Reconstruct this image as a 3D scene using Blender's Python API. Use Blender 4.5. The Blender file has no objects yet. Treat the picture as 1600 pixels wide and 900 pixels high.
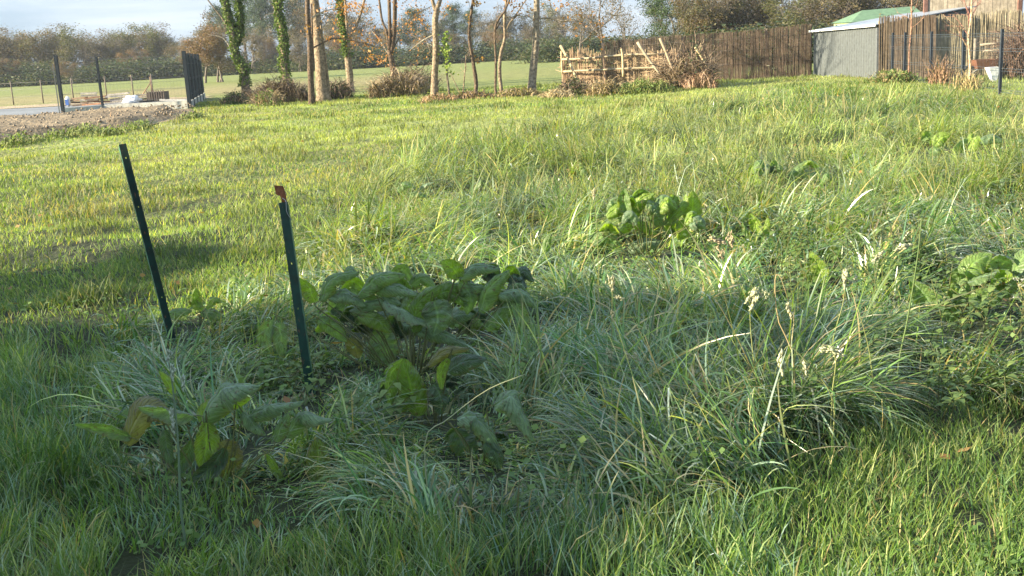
import bpy, math, random
import numpy as np
from mathutils import Vector
rng = np.random.default_rng(7); random.seed(7)
scene = bpy.context.scene
col = scene.collection
# ------------------------------------------------------------------ camera
FPX, EYE, ROLL = 1700.0, 1.6, math.radians(3.1)
PITCH = math.atan(375/FPX)
cF = np.array([0, math.cos(PITCH), -math.sin(PITCH)])
r0 = np.array([1., 0, 0]); u0 = np.array([0, math.sin(PITCH), math.cos(PITCH)])
cR = math.cos(ROLL)*r0 - math.sin(ROLL)*u0
cU = math.sin(ROLL)*r0 + math.cos(ROLL)*u0
cam_d = bpy.data.cameras.new('camera'); cam = bpy.data.objects.new('camera', cam_d); col.objects.link(cam)
from mathutils import Matrix
cam.matrix_world = Matrix(((cR[0], cU[0], -cF[0], 0), (cR[1], cU[1], -cF[1], 0), (cR[2], cU[2], -cF[2], EYE), (0, 0, 0, 1)))
cam_d.sensor_width = 36; cam_d.lens = 36*FPX/1600; cam_d.clip_end = 4000; cam_d.clip_start = .05
scene.camera = cam
# ------------------------------------------------------------------ light
SUN_AZ, SUN_EL = math.radians(12), math.radians(20)      # travel direction from +X towards +Y
tr = Vector((math.cos(SUN_AZ)*math.cos(SUN_EL), math.sin(SUN_AZ)*math.cos(SUN_EL), -math.sin(SUN_EL)))
w = bpy.data.worlds.new('World'); scene.world = w; w.use_nodes = True
nt = w.node_tree; nt.nodes.clear()
N = nt.nodes.new; L = nt.links.new
out = N('ShaderNodeOutputWorld'); bg = N('ShaderNodeBackground'); sky = N('ShaderNodeTexSky')
sky.sky_type = 'NISHITA'; sky.sun_disc = False; sky.sun_elevation = SUN_EL
sky.sun_rotation = math.atan2(-tr.x, -tr.y) % (2*math.pi); sky.air_density = 1.0; sky.dust_density = 1.2; sky.ozone_density = 1.5
tc = N('ShaderNodeTexCoord'); mp = N('ShaderNodeMapping'); mp.inputs['Scale'].default_value = (1.3, 1.3, 6.5)
mp.inputs['Location'].default_value = (.35, .1, .3)
nz = N('ShaderNodeTexNoise'); nz.inputs['Scale'].default_value = 2.6; nz.inputs['Detail'].default_value = 9; nz.inputs['Roughness'].default_value = .58; nz.inputs['Distortion'].default_value = .4
cr = N('ShaderNodeValToRGB'); cr.color_ramp.elements[0].position = .46; cr.color_ramp.elements[1].position = .66
cr.color_ramp.elements[0].color = (0, 0, 0, 1)
mx = N('ShaderNodeMix'); mx.data_type = 'RGBA'
L(tc.outputs['Generated'], mp.inputs['Vector']); L(mp.outputs['Vector'], nz.inputs['Vector']); L(nz.outputs['Fac'], cr.inputs['Fac'])
veil = N('ShaderNodeMix'); veil.data_type = 'RGBA'; veil.inputs['Factor'].default_value = .85; L(sky.outputs['Color'], veil.inputs['A']); veil.inputs['B'].default_value = (1.2, 1.75, 2.45, 1)
L(cr.outputs['Color'], mx.inputs['Factor']); L(veil.outputs['Result'], mx.inputs['A']); mx.inputs['B'].default_value = (2.6, 2.95, 3.3, 1)
# sky brightness raised well above the horizon, added to fill the shade
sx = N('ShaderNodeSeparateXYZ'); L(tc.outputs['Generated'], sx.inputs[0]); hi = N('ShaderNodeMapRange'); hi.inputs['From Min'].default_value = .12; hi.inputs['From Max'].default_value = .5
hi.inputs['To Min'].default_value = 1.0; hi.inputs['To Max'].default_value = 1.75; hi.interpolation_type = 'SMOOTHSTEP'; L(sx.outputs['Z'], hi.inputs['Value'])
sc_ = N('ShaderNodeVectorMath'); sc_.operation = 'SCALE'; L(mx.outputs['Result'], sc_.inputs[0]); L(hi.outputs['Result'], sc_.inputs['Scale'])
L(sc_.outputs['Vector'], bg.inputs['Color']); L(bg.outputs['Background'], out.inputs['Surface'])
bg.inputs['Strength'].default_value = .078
sd = bpy.data.lights.new('sun', 'SUN'); sd.energy = 5.0; sd.angle = math.radians(.6); sd.color = (1, .86, .62)
so = bpy.data.objects.new('sun', sd); col.objects.link(so); so.rotation_euler = tr.to_track_quat('-Z', 'Y').to_euler()
so.location = (-30, 0, 30)
vs = scene.view_settings; vs.view_transform = 'Standard'; vs.look = 'None'; vs.gamma = 1; vs.use_curve_mapping = False; vs.exposure = 2.05

# ------------------------------------------------------------------ helpers
def ray(px, py):
    d = cF + cR*(px-800)/FPX - cU*(py-450)/FPX
    return d
def at(px, py, Y):                       # the real point at distance Y (ahead) seen in that direction
    d = ray(px, py); return np.array([0, 0, EYE]) + d*(Y/d[1])
def gnd(px, py, z=0.):
    d = ray(px, py); return np.array([0, 0, EYE]) + d*((z-EYE)/d[2])
def hashn(ix, iy, seed):
    h = (ix.astype(np.int64)*374761393 + iy.astype(np.int64)*668265263 + seed*1442695041) & 0x7fffffff
    h = ((h ^ (h >> 13))*1274126177) & 0x7fffffff
    return ((h ^ (h >> 16)) & 0xffff)/65535.
def vn(x, y, s, seed=0):                 # value noise 0..1
    x = np.asarray(x, float)/s; y = np.asarray(y, float)/s
    ix, iy = np.floor(x), np.floor(y); fx, fy = x-ix, y-iy
    fx = fx*fx*(3-2*fx); fy = fy*fy*(3-2*fy)
    a = hashn(ix, iy, seed); b = hashn(ix+1, iy, seed); c = hashn(ix, iy+1, seed); d = hashn(ix+1, iy+1, seed)
    return (a*(1-fx)+b*fx)*(1-fy) + (c*(1-fx)+d*fx)*fy
def inpoly(x, y, poly):
    x = np.asarray(x, float); y = np.asarray(y, float); r = np.zeros(x.shape, bool); n = len(poly)
    for i in range(n):
        x1, y1 = poly[i]; x2, y2 = poly[(i+1) % n]
        if y1 == y2: continue
        c = ((y1 > y) != (y2 > y)) & (x < (x2-x1)*(y-y1)/(y2-y1)+x1); r ^= c
    return r
def terrain(x, y):
    x = np.asarray(x, float); y = np.asarray(y, float)
    near = np.clip((y-1)/4, 0, 1)*np.clip((60-y)/20, 0, 1)
    z = (vn(x, y, 3.1, 1)-.5)*.12 + ((vn(x, y, 1.1, 2)-.5)*.09+(vn(x, y, .5, 3)-.5)*.05)*np.clip((36-y)/10, 0, 1)
    return z*near
def setattrs(o, label=None, cat=None, group=None, kind=None):
    if label: o['label'] = label
    if cat: o['category'] = cat
    if group: o['group'] = group
    if kind: o['kind'] = kind
    return o
def thing(name, label, cat, loc=(0, 0, 0), group=None):
    o = bpy.data.objects.new(name, None); col.objects.link(o); o.location = tuple(float(v) for v in loc)
    o.empty_display_size = .2
    return setattrs(o, label, cat, group)
def mkmesh(name, co, quads=None, tris=None, mat=None, colors=None, parent=None, uv=None, smooth=True, polys=None, mats=None):
    me = bpy.data.meshes.new(name)
    co = np.asarray(co, np.float32)
    if parent is not None:
        co = co - np.array(parent_world(parent), np.float32)
    if polys is not None:
        me.from_pydata([tuple(c) for c in co.tolist()], [], polys)
    else:
        parts = []; starts = []; off = 0
        for a in (quads, tris):
            if a is None or len(a) == 0: continue
            a = np.asarray(a, np.int32); n, k = a.shape
            parts.append(a.ravel()); starts.append(off+np.arange(n, dtype=np.int32)*k); off += n*k
        me.vertices.add(len(co)); me.vertices.foreach_set('co', co.ravel())
        li = np.concatenate(parts); ls = np.concatenate(starts)
        me.loops.add(len(li)); me.loops.foreach_set('vertex_index', li)
        me.polygons.add(len(ls)); me.polygons.foreach_set('loop_start', ls)
        me.update(calc_edges=True)
    if not smooth:
        me.polygons.foreach_set('use_smooth', np.zeros(len(me.polygons), bool))
    else:
        me.polygons.foreach_set('use_smooth', np.ones(len(me.polygons), bool))
    if colors is not None:
        ca = me.color_attributes.new('Col', 'FLOAT_COLOR', 'POINT')
        c = np.ones((len(co), 4), np.float32); c[:, :3] = colors
        ca.data.foreach_set('color', c.ravel())
    if uv is not None:
        ul = me.uv_layers.new(name='UVMap'); li = np.empty(len(me.loops), np.int32); me.loops.foreach_get('vertex_index', li)
        ul.data.foreach_set('uv', np.asarray(uv, np.float32)[li].ravel())
    me.validate()
    if mat: me.materials.append(mat)
    o = bpy.data.objects.new(name, me); col.objects.link(o)
    if parent is not None: o.parent = parent
    return o
def parent_world(p):
    v = np.array(p.location); q = p.parent
    while q is not None: v = v+np.array(q.location); q = q.parent
    return v
class MB:
    """collects tubes, boxes and loose faces into one mesh"""
    def __init__(s): s.v = []; s.f = []; s.c = []; s.n = 0
    def add(s, v, f, c=(.5, .5, .5)):
        v = np.asarray(v, float); s.v.append(v); s.f += [tuple(int(i)+s.n for i in q) for q in f]; s.n += len(v)
        cc = np.empty((len(v), 3)); cc[:] = c; s.c.append(cc)
    def tube(s, P, R, n=7, c=(.5, .5, .5), lump=0, cap=True):
        P = np.asarray(P, float); m = len(P); R = np.broadcast_to(np.asarray(R, float), (m,))
        T = np.gradient(P, axis=0); T /= np.linalg.norm(T, axis=1)[:, None]+1e-9
        ref = np.array([0.31, .95, .05]) if abs(T[0][2]) > .5 else np.array([0, 0, 1.])
        A = np.cross(T, ref); A /= np.linalg.norm(A, axis=1)[:, None]+1e-9; B = np.cross(T, A)
        an = np.arange(n)*2*math.pi/n
        rr = R[:, None]*(1+lump*(rng.random((m, n))-.5)*2)
        V = P[:, None, :] + rr[..., None]*(np.cos(an)[None, :, None]*A[:, None, :] + np.sin(an)[None, :, None]*B[:, None, :])
        F = []
        for i in range(m-1):
            for j in range(n):
                F.append((i*n+j, i*n+(j+1) % n, (i+1)*n+(j+1) % n, (i+1)*n+j))
        if cap: F.append(tuple(range(n-1, -1, -1))); F.append(tuple((m-1)*n+j for j in range(n)))
        s.add(V.reshape(-1, 3), F, c)
    def box(s, c, size, rz=0, tilt=0, colr=(.5, .5, .5)):
        x, y, z = [q/2 for q in size]
        V = np.array([(-x, -y, -z), (x, -y, -z), (x, y, -z), (-x, y, -z), (-x, -y, z), (x, -y, z), (x, y, z), (-x, y, z)])
        if tilt: ca, sa = math.cos(tilt), math.sin(tilt); V = V@np.array([[ca, 0, -sa], [0, 1, 0], [sa, 0, ca]])
        ca, sa = math.cos(rz), math.sin(rz); V = V@np.array([[ca, sa, 0], [-sa, ca, 0], [0, 0, 1]])
        s.add(V+np.array(c), [(0, 3, 2, 1), (4, 5, 6, 7), (0, 1, 5, 4), (1, 2, 6, 5), (2, 3, 7, 6), (3, 0, 4, 7)], colr)
    def wall(s, A, B, z0, z1, th=.03, c=(.5, .5, .5), z1b=None, z0b=None):      # slab between two ground points
        A = np.array(A[:2], float); B = np.array(B[:2], float); d = B-A; d /= np.linalg.norm(d); nn = np.array([-d[1], d[0]])*th/2
        z1b = z1 if z1b is None else z1b; z0b = z0 if z0b is None else z0b
        V = [(*(A-nn), z0), (*(B-nn), z0b), (*(B+nn), z0b), (*(A+nn), z0), (*(A-nn), z1), (*(B-nn), z1b), (*(B+nn), z1b), (*(A+nn), z1)]
        s.add(V, [(0, 3, 2, 1), (4, 5, 6, 7), (0, 1, 5, 4), (1, 2, 6, 5), (2, 3, 7, 6), (3, 0, 4, 7)], c)
    def build(s, name, mat, parent=None, smooth=True):
        v = np.concatenate(s.v); c = np.concatenate(s.c)
        return mkmesh(name, v, mat=mat, colors=c, parent=parent, smooth=smooth, polys=s.f)
def lerp(a, b, t): return np.asarray(a)+(np.asarray(b)-np.asarray(a))*t
def spline(P, n):                        # Catmull-Rom resample
    P = np.asarray(P, float)
    if len(P) == 2: return np.linspace(P[0], P[1], n)
    Q = np.vstack([2*P[0]-P[1], P, 2*P[-1]-P[-2]]); t = np.linspace(0, len(P)-1-1e-6, n); o = []
    for a in t:
        i = int(a); u = a-i; p0, p1, p2, p3 = Q[i:i+4]
        o.append(.5*((2*p1)+(-p0+p2)*u+(2*p0-5*p1+4*p2-p3)*u*u+(-p0+3*p1-3*p2+p3)*u**3))
    return np.array(o)

# ------------------------------------------------------------------ materials
def mat_base(name, rough=.7, spec=.4):
    m = bpy.data.materials.new(name); m.use_nodes = True; n = m.node_tree; b = n.nodes['Principled BSDF']
    b.inputs['Roughness'].default_value = rough; b.inputs['Specular IOR Level'].default_value = spec
    return m, n, b
def mat_attr(name, rough=.5, trans=.0, spec=.5, noise=None, namt=.3, bump=None, tint=(1, 1, 1), metal=0, sheen=0, trcol=(1.25, 1.35, .45)):
    """object colour from the mesh attribute, broken up by noise; leaves let light through"""
    m, n, b = mat_base(name, rough, spec); A = n.nodes.new('ShaderNodeAttribute'); A.attribute_name = 'Col'
    colr = A.outputs['Color']; b.inputs['Metallic'].default_value = metal
    tcn = n.nodes.new('ShaderNodeTexCoord')
    if noise:
        t = n.nodes.new('ShaderNodeTexNoise'); t.inputs['Scale'].default_value = noise; t.inputs['Detail'].default_value = 5
        n.links.new(tcn.outputs['Object'], t.inputs['Vector'])
        mr = n.nodes.new('ShaderNodeMapRange'); mr.inputs['From Min'].default_value = .3; mr.inputs['From Max'].default_value = .7
        mr.inputs['To Min'].default_value = 1-namt; mr.inputs['To Max'].default_value = 1+namt
        n.links.new(t.outputs['Fac'], mr.inputs['Value'])
        v = n.nodes.new('ShaderNodeVectorMath'); v.operation = 'SCALE'; n.links.new(colr, v.inputs[0]); n.links.new(mr.outputs['Result'], v.inputs['Scale'])
        colr = v.outputs['Vector']
    n.links.new(colr, b.inputs['Base Color'])
    if sheen:
        b.inputs['Sheen Weight'].default_value = sheen; b.inputs['Sheen Roughness'].default_value = .35
        b.inputs['Sheen Tint'].default_value = (.75, .9, 1, 1)
    if bump:
        t2 = n.nodes.new('ShaderNodeTexNoise'); t2.inputs['Scale'].default_value = bump[0]; t2.inputs['Detail'].default_value = 6
        n.links.new(tcn.outputs['Object'], t2.inputs['Vector'])
        bp = n.nodes.new('ShaderNodeBump'); bp.inputs['Strength'].default_value = bump[1]; bp.inputs['Distance'].default_value = bump[2]
        n.links.new(t2.outputs['Fac'], bp.inputs['Height']); n.links.new(bp.outputs['Normal'], b.inputs['Normal'])
    if trans:
        tl = n.nodes.new('ShaderNodeBsdfTranslucent'); mxn = n.nodes.new('ShaderNodeMixShader'); mxn.inputs[0].default_value = trans
        sc = n.nodes.new('ShaderNodeVectorMath'); sc.operation = 'MULTIPLY'; sc.inputs[1].default_value = trcol
        n.links.new(colr, sc.inputs[0]); n.links.new(sc.outputs['Vector'], tl.inputs['Color'])
        n.links.new(b.outputs[0], mxn.inputs[1]); n.links.new(tl.outputs[0], mxn.inputs[2])
        n.links.new(mxn.outputs[0], n.nodes['Material Output'].inputs['Surface'])
    return m
M_grass = mat_attr('grass_blade', .27, .42, .6, sheen=.45, trcol=(1.5, 1.5, .45))
M_lawn = mat_attr('lawn_blade', .55, .45, .3, sheen=.4, trcol=(1.5, 1.5, .45))
M_leaf_far = mat_attr('tree_leaf', .6, .3, .3)
M_bark = mat_attr('bark', .85, 0, .25, noise=13, namt=.6, bump=(22, 1, .05))
M_wood = mat_attr('weathered_wood', .8, 0, .25, noise=9, namt=.3, bump=(30, .6, .01))
M_paint = mat_attr('painted_metal', .4, 0, .5, noise=14, namt=.22, bump=(90, .12, .002))
M_dark = mat_attr('dark_coated_metal', .75, 0, .15, noise=6, namt=.2)
M_plain = mat_attr('plain', .75, 0, .3, noise=5, namt=.2, bump=(20, .4, .01))
M_wire = mat_attr('wire', .45, 0, .5)
# dock leaf: veins from the UVs
def mat_dock():
    m, n, b = mat_base('dock_leaf', .4, .5)
    nn = n.nodes.new; lk = n.links.new
    A = nn('ShaderNodeAttribute'); A.attribute_name = 'Col'; uv = nn('ShaderNodeTexCoord'); sp = nn('ShaderNodeSeparateXYZ'); lk(uv.outputs['UV'], sp.inputs[0])
    def mth(op, a, bv=None, c=None):
        q = nn('ShaderNodeMath'); q.operation = op
        for i, x in enumerate((a, bv, c)):
            if x is None: continue
            if isinstance(x, (int, float)): q.inputs[i].default_value = x
            else: lk(x, q.inputs[i])
        return q.outputs[0]
    av = mth('ABSOLUTE', mth('SUBTRACT', sp.outputs['Y'], .5))             # 0 at the midrib .. .5 at the edge
    ph = mth('SUBTRACT', mth('MULTIPLY', sp.outputs['X'], 13.0), mth('MULTIPLY', av, 6.0))
    fr = mth('ABSOLUTE', mth('SUBTRACT', mth('FRACT', ph), .5))            # 0 on a side vein
    vein = mth('SUBTRACT', 1.0, mth('MINIMUM', mth('MULTIPLY', fr, 6.0), 1.0))
    mid = mth('SUBTRACT', 1.0, mth('MINIMUM', mth('MULTIPLY', av, 16.0), 1.0))
    both = mth('MAXIMUM', mth('MULTIPLY', vein, .45), mid)
    tn = nn('ShaderNodeTexNoise'); tn.inputs['Scale'].default_value = 28; tn.inputs['Detail'].default_value = 5; lk(uv.outputs['Object'], tn.inputs['Vector'])
    sp2 = nn('ShaderNodeTexNoise'); sp2.inputs['Scale'].default_value = 55; sp2.inputs['Detail'].default_value = 2; lk(uv.outputs['Object'], sp2.inputs['Vector'])
    rp = nn('ShaderNodeValToRGB'); rp.color_ramp.elements[0].position = .60; rp.color_ramp.elements[1].position = .68
    lk(sp2.outputs['Fac'], rp.inputs['Fac'])
    hs = nn('ShaderNodeHueSaturation'); lk(A.outputs['Color'], hs.inputs['Color'])
    vv = mth('ADD', mth('MULTIPLY', both, .55), mth('ADD', .62, mth('MULTIPLY', tn.outputs['Fac'], .7))); lk(vv, hs.inputs['Value'])
    mxc = nn('ShaderNodeMix'); mxc.data_type = 'RGBA'; lk(mth('MULTIPLY', rp.outputs['Color'], .6), mxc.inputs['Factor']); lk(hs.outputs['Color'], mxc.inputs['A']); mxc.inputs['B'].default_value = (.10, .055, .02, 1)
    lk(mxc.outputs['Result'], b.inputs['Base Color'])
    b.inputs['Sheen Weight'].default_value = .25; b.inputs['Sheen Roughness'].default_value = .4; b.inputs['Sheen Tint'].default_value = (.75, .9, 1, 1)
    bp = nn('ShaderNodeBump'); bp.inputs['Strength'].default_value = 1; bp.inputs['Distance'].default_value = .009
    lk(mth('ADD', mth('MULTIPLY', both, -1.0), mth('MULTIPLY', tn.outputs['Fac'], 1.2)), bp.inputs['Height']); lk(bp.outputs['Normal'], b.inputs['Normal'])
    tl = nn('ShaderNodeBsdfTranslucent'); ms = nn('ShaderNodeMixShader'); ms.inputs[0].default_value = .45
    sc = nn('ShaderNodeVectorMath'); sc.operation = 'MULTIPLY'; sc.inputs[1].default_value = (1.6, 1.7, .35); lk(mxc.outputs['Result'], sc.inputs[0]); lk(sc.outputs['Vector'], tl.inputs['Color'])
    lk(b.outputs[0], ms.inputs[1]); lk(tl.outputs[0], ms.inputs[2]); lk(ms.outputs[0], n.nodes['Material Output'].inputs['Surface'])
    return m
M_dock = mat_dock()
def mat_ground():
    m, n, b = mat_base('ground_soil', .9, .2); nn = n.nodes.new; lk = n.links.new
    A = nn('ShaderNodeAttribute'); A.attribute_name = 'Col'; g = nn('ShaderNodeNewGeometry')
    t = nn('ShaderNodeTexNoise'); t.inputs['Scale'].default_value = 1.4; t.inputs['Detail'].default_value = 8; t.inputs['Roughness'].default_value = .7; lk(g.outputs['Position'], t.inputs['Vector'])
    mr = nn('ShaderNodeMapRange'); mr.inputs['From Min'].default_value = .3; mr.inputs['From Max'].default_value = .7; mr.inputs['To Min'].default_value = .55; mr.inputs['To Max'].default_value = 1.4; lk(t.outputs['Fac'], mr.inputs['Value'])
    s = nn('ShaderNodeVectorMath'); s.operation = 'SCALE'; lk(A.outputs['Color'], s.inputs[0]); lk(mr.outputs[0], s.inputs['Scale']); lk(s.outputs[0], b.inputs['Base Color'])
    t2 = nn('ShaderNodeTexNoise'); t2.inputs['Scale'].default_value = 9; t2.inputs['Detail'].default_value = 8; lk(g.outputs['Position'], t2.inputs['Vector'])
    bp = nn('ShaderNodeBump'); bp.inputs['Strength'].default_value = 1; bp.inputs['Distance'].default_value = .12; lk(t2.outputs['Fac'], bp.inputs['Height']); lk(bp.outputs['Normal'], b.inputs['Normal'])
    return m
M_ground = mat_ground()

# ------------------------------------------------------------------ ground
def P2(pts): return [tuple(gnd(*p)[:2]) for p in pts]
LONG = P2([(190, 545), (300, 495), (440, 470), (500, 400), (520, 320), (600, 270), (700, 235), (860, 205), (1050, 175), (1300, 148), (1490, 160), (1800, 170),
           (2300, 560), (1800, 560), (1560, 610), (1400, 650), (1180, 730), (1080, 790), (850, 830), (640, 830), (500, 800), (330, 740), (220, 700), (210, 650), (150, 600)])
DIRT = P2([(-260, 205), (0, 193), (75, 188), (150, 181), (225, 176), (296, 171), (306, 177), (285, 190), (235, 199), (160, 204), (80, 214), (0, 231), (-260, 262)])
YARD = [tuple(gnd(*p)[:2]) for p in [(-500, 222), (97, 184), (297, 170.5), (312, 157.5), (293, 156.5), (60, 166.5), (-500, 195)]]
def dens_long(x, y):
    jx = x+(vn(x, y, .8, 11)-.5)*.7; jy = y+(vn(x, y, .8, 12)-.5)*.12*np.clip(y, 2, 12)
    return inpoly(jx, jy, LONG)
def axis(lo, hi, s0, g):
    a = [0.]; s = s0
    while a[-1] < hi: a.append(a[-1]+s); s *= g
    b = [0.]; s = s0
    while b[-1] < -lo: b.append(b[-1]+s); s *= g
    return np.array([-v for v in b[:0:-1]]+a)
gx = axis(-1500, 1500, .13, 1.022); gy = axis(-1500, 1500, .16, 1.013)
GX, GY = np.meshgrid(gx, gy); Z = terrain(GX, GY)
nx, ny = len(gx), len(gy)
ii = np.arange((ny-1)*nx).reshape(ny-1, nx)[:, :-1].ravel()
q = np.stack([ii, ii+1, ii+1+nx, ii+nx], 1)
fx, fy = GX.ravel(), GY.ravel()
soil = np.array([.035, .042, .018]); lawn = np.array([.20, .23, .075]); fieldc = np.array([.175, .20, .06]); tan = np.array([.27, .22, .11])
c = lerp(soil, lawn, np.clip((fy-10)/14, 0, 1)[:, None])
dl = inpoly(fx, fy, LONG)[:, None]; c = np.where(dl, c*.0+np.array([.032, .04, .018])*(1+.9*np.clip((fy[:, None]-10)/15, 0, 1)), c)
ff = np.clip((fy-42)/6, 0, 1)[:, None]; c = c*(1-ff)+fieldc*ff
tt = (np.clip((fy-55)/8, 0, 1)*np.clip((95-fy)/25, 0, 1)*np.clip((2-fx)/12, .25, 1)*.75)[:, None]; c = c*(1-tt)+tan*tt
tt = (np.clip(vn(fx, fy, 2.2, 5)*1.6-.75, 0, 1)*np.clip((fy-12)/8, 0, 1)*np.clip((40-fy)/4, 0, 1))[:, None]*.6; c = c*(1-tt)+np.array([.24, .19, .08])*tt
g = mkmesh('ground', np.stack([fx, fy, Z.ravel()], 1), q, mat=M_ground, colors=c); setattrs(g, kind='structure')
def sheet(name, poly, z, colr, mat, step=.5, lump=0, seed=3, kind='structure', th=.0):
    P = np.array(poly); x0, y0 = P.min(0); x1, y1 = P.max(0)
    xs = np.arange(x0, x1+step, step); ys = np.arange(y0, y1+step, step); X, Y = np.meshgrid(xs, ys)
    inside = inpoly(X[:-1, :-1]+step/2, Y[:-1, :-1]+step/2, poly)
    H = z+lump*(.35*vn(X, Y, 2.3, seed)+.4*vn(X, Y, .9, seed+1)+.25*vn(X, Y, .45, seed+2))+terrain(X, Y)
    # taper to the outline
    if lump:
        ins = inpoly(X, Y, poly)
        for _ in range(3):
            p = np.pad(ins, 1); ins = p[1:-1, 1:-1] & p[:-2, 1:-1] & p[2:, 1:-1] & p[1:-1, :-2] & p[1:-1, 2:]
        H = np.where(ins, H+lump*.35, z-.02+(H-z)*.3)
    n_ = len(xs); I = np.arange(X.size).reshape(X.shape)
    I = I[:-1, :-1][inside]; q = np.stack([I, I+1, I+1+n_, I+n_], 1)
    cc = np.array(colr)*(.75+.5*vn(X.ravel(), Y.ravel(), 1.7, seed+5))[:, None]
    o = mkmesh(name, np.stack([X.ravel(), Y.ravel(), H.ravel()], 1), q, mat=mat, colors=cc); return setattrs(o, kind=kind)
sheet('dirt', DIRT, .02, (.20, .155, .10), M_ground, .3, .28)
YARDB = [(-60, 40.2), (-16.3, 40.6), (-12.0, 41.6), (-14.0, 53.5), (-60, 53.5)]
sheet('asphalt_yard', YARDB, .012, (.17, .18, .19), M_plain, 1.0)
sheet('gravel_strip', [(-70, 53.4), (-14.2, 53.4), (-14.8, 57.2), (-70, 58.5)], .02, (.33, .26, .17), M_ground, .7, .12, 9)

# ------------------------------------------------------------------ grass
def in_view(x, y, marg=.22):
    cx = (x*cR[0]+y*cR[1]-EYE*cR[2]); cz = (x*cF[0]+y*cF[1]-EYE*cF[2]); cy = (x*cU[0]+y*cU[1]-EYE*cU[2])
    return (np.abs(cx) < .4706*1.15*cz+1.25) & (cz > .5)
def sample(n, y0, y1, power=1.0):
    # points in front of the camera; density falls with distance
    u = rng.random(n)
    if power == 1: y = y0*(y1/y0)**u                       # density ~ 1/y^2 on the ground
    else: a = 1-power+1; y = (y0**a+(y1**a-y0**a)*u)**(1/a)
    x = (rng.random(n)*2-1)*(.56*y+1.5)
    return x, y
def blades(name, x, y, L, w, az, th0, th1, colr, seg=4, z0=None, mat=None, tipcol=None, flat=0.0, parent=None, twist=None, kink=None):
    n = len(x); k = seg+1
    t = np.linspace(0, 1, k)[None, :]
    th = th0[:, None]+(th1-th0)[:, None]*t**1.2
    if kink is not None: th = th+kink[:, None]*(t > (.35+.4*rng.random(n))[:, None])          # bent over and broken blades
    ds = (L/seg)[:, None]
    dh = np.sin(th[:, :-1])*ds; dz = np.cos(th[:, :-1])*ds
    h = np.concatenate([np.zeros((n, 1)), np.cumsum(dh, 1)], 1); zz = np.concatenate([np.zeros((n, 1)), np.cumsum(dz, 1)], 1)
    if z0 is None: z0 = terrain(x, y)-.01
    az2 = az[:, None]+(0 if twist is None else twist[:, None]*t)
    X = x[:, None]+h*np.cos(az2); Y = y[:, None]+h*np.sin(az2); Zz = np.maximum(z0[:, None]+zz, z0[:, None]*.0+terrain(X, Y)+.01*t)
    wd = (w[:, None]*.5)*np.maximum(.06, np.array(np.minimum(1, (1-t)*2.2))**.8)*(.6+.4*np.minimum(1, t*4))
    sa = az+math.pi/2+rng.normal(0, .5, n)
    S = np.stack([np.cos(sa), np.sin(sa), rng.normal(0, .25, n)], 1)
    C = np.stack([X, Y, Zz], 2)
    A = C-S[:, None, :]*wd[..., None]; B = C+S[:, None, :]*wd[..., None]
    V = np.stack([A, B], 2).reshape(-1, 3)
    base = (np.arange(n)*k*2)[:, None]+(np.arange(seg)*2)[None, :]
    Q = np.stack([base, base+1, base+3, base+2], 2).reshape(-1, 4)
    cc = np.repeat(colr[:, None, :], k, 1)
    if tipcol is not None:
        tt = (np.clip(t-.55, 0, 1)*2.2)[..., None]*tipcol[:, None, None]; cc = cc*(1-tt)+np.array([.42, .36, .2])*tt
    cc = np.repeat(cc[:, :, None, :], 2, 2).reshape(-1, 3)
    o = mkmesh(name, V, Q, mat=mat or M_grass, colors=cc, parent=parent); return o
def grass_cols(n, x, y, dry=.08, lightness=1.0):
    g1 = np.array([.075, .15, .03]); g2 = np.array([.15, .225, .045]); g3 = np.array([.29, .34, .12]); blue = np.array([.085, .165, .075])
    r = rng.random((n, 1)); c = g1*(1-r)+g2*r
    k = (rng.random(n) < .18); c[k] = g3
    k = (rng.random(n) < .25); c[k] = lerp(c[k], blue, .7)
    k = rng.random(n) < dry; c[k] = lerp(np.array([.30, .22, .08]), np.array([.42, .36, .2]), rng.random((k.sum(), 1)))
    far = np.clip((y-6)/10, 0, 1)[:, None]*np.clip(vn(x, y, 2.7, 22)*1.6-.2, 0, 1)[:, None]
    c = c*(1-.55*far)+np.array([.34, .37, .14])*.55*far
    return c*(.7+.6*rng.random((n, 1)))*lightness*(.75+.55*vn(x, y, .7, 21))[:, None]
# the dock plants hold the grass down round them: (pixel base, radius in metres)
CLR = [(486, 606, .3), (275, 545, .16), (335, 740, .34), (250, 700, .2), (410, 680, .22), (495, 765, .2), (350, 760, .3), (150, 770, .15), (600, 500, .36), (700, 490, .42), (690, 600, .3), (740, 680, .3), (790, 500, .28), (650, 640, .26), (790, 690, .34), (1010, 385, .55), (1235, 292, .4), (1480, 238, .4), (1275, 432, .2), (1515, 475, .62), (1430, 470, .4), (1440, 485, .25),
       (312, 498, .2), (845, 425, .2), (1185, 362, .2), (1235, 420, .36), (1320, 460, .4), (1400, 600, .22), (660, 560, .25), (560, 520, .2)]
CLRG = [(*gnd(a_, b_+12)[:2], c_) for a_, b_, c_ in CLR]
def clearing(x, y):
    x = np.asarray(x, float); k = np.ones(x.shape)
    for a_, b_, c_ in CLRG:
        d = np.hypot(x-a_, np.where(y > b_, y-b_, (b_-y)*.5))/c_; k = np.minimum(k, np.clip(.10+(d-.75)*1.3, .14, 1))
    return k
U = rng.random; G = rng.normal
STUFF = []
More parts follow.
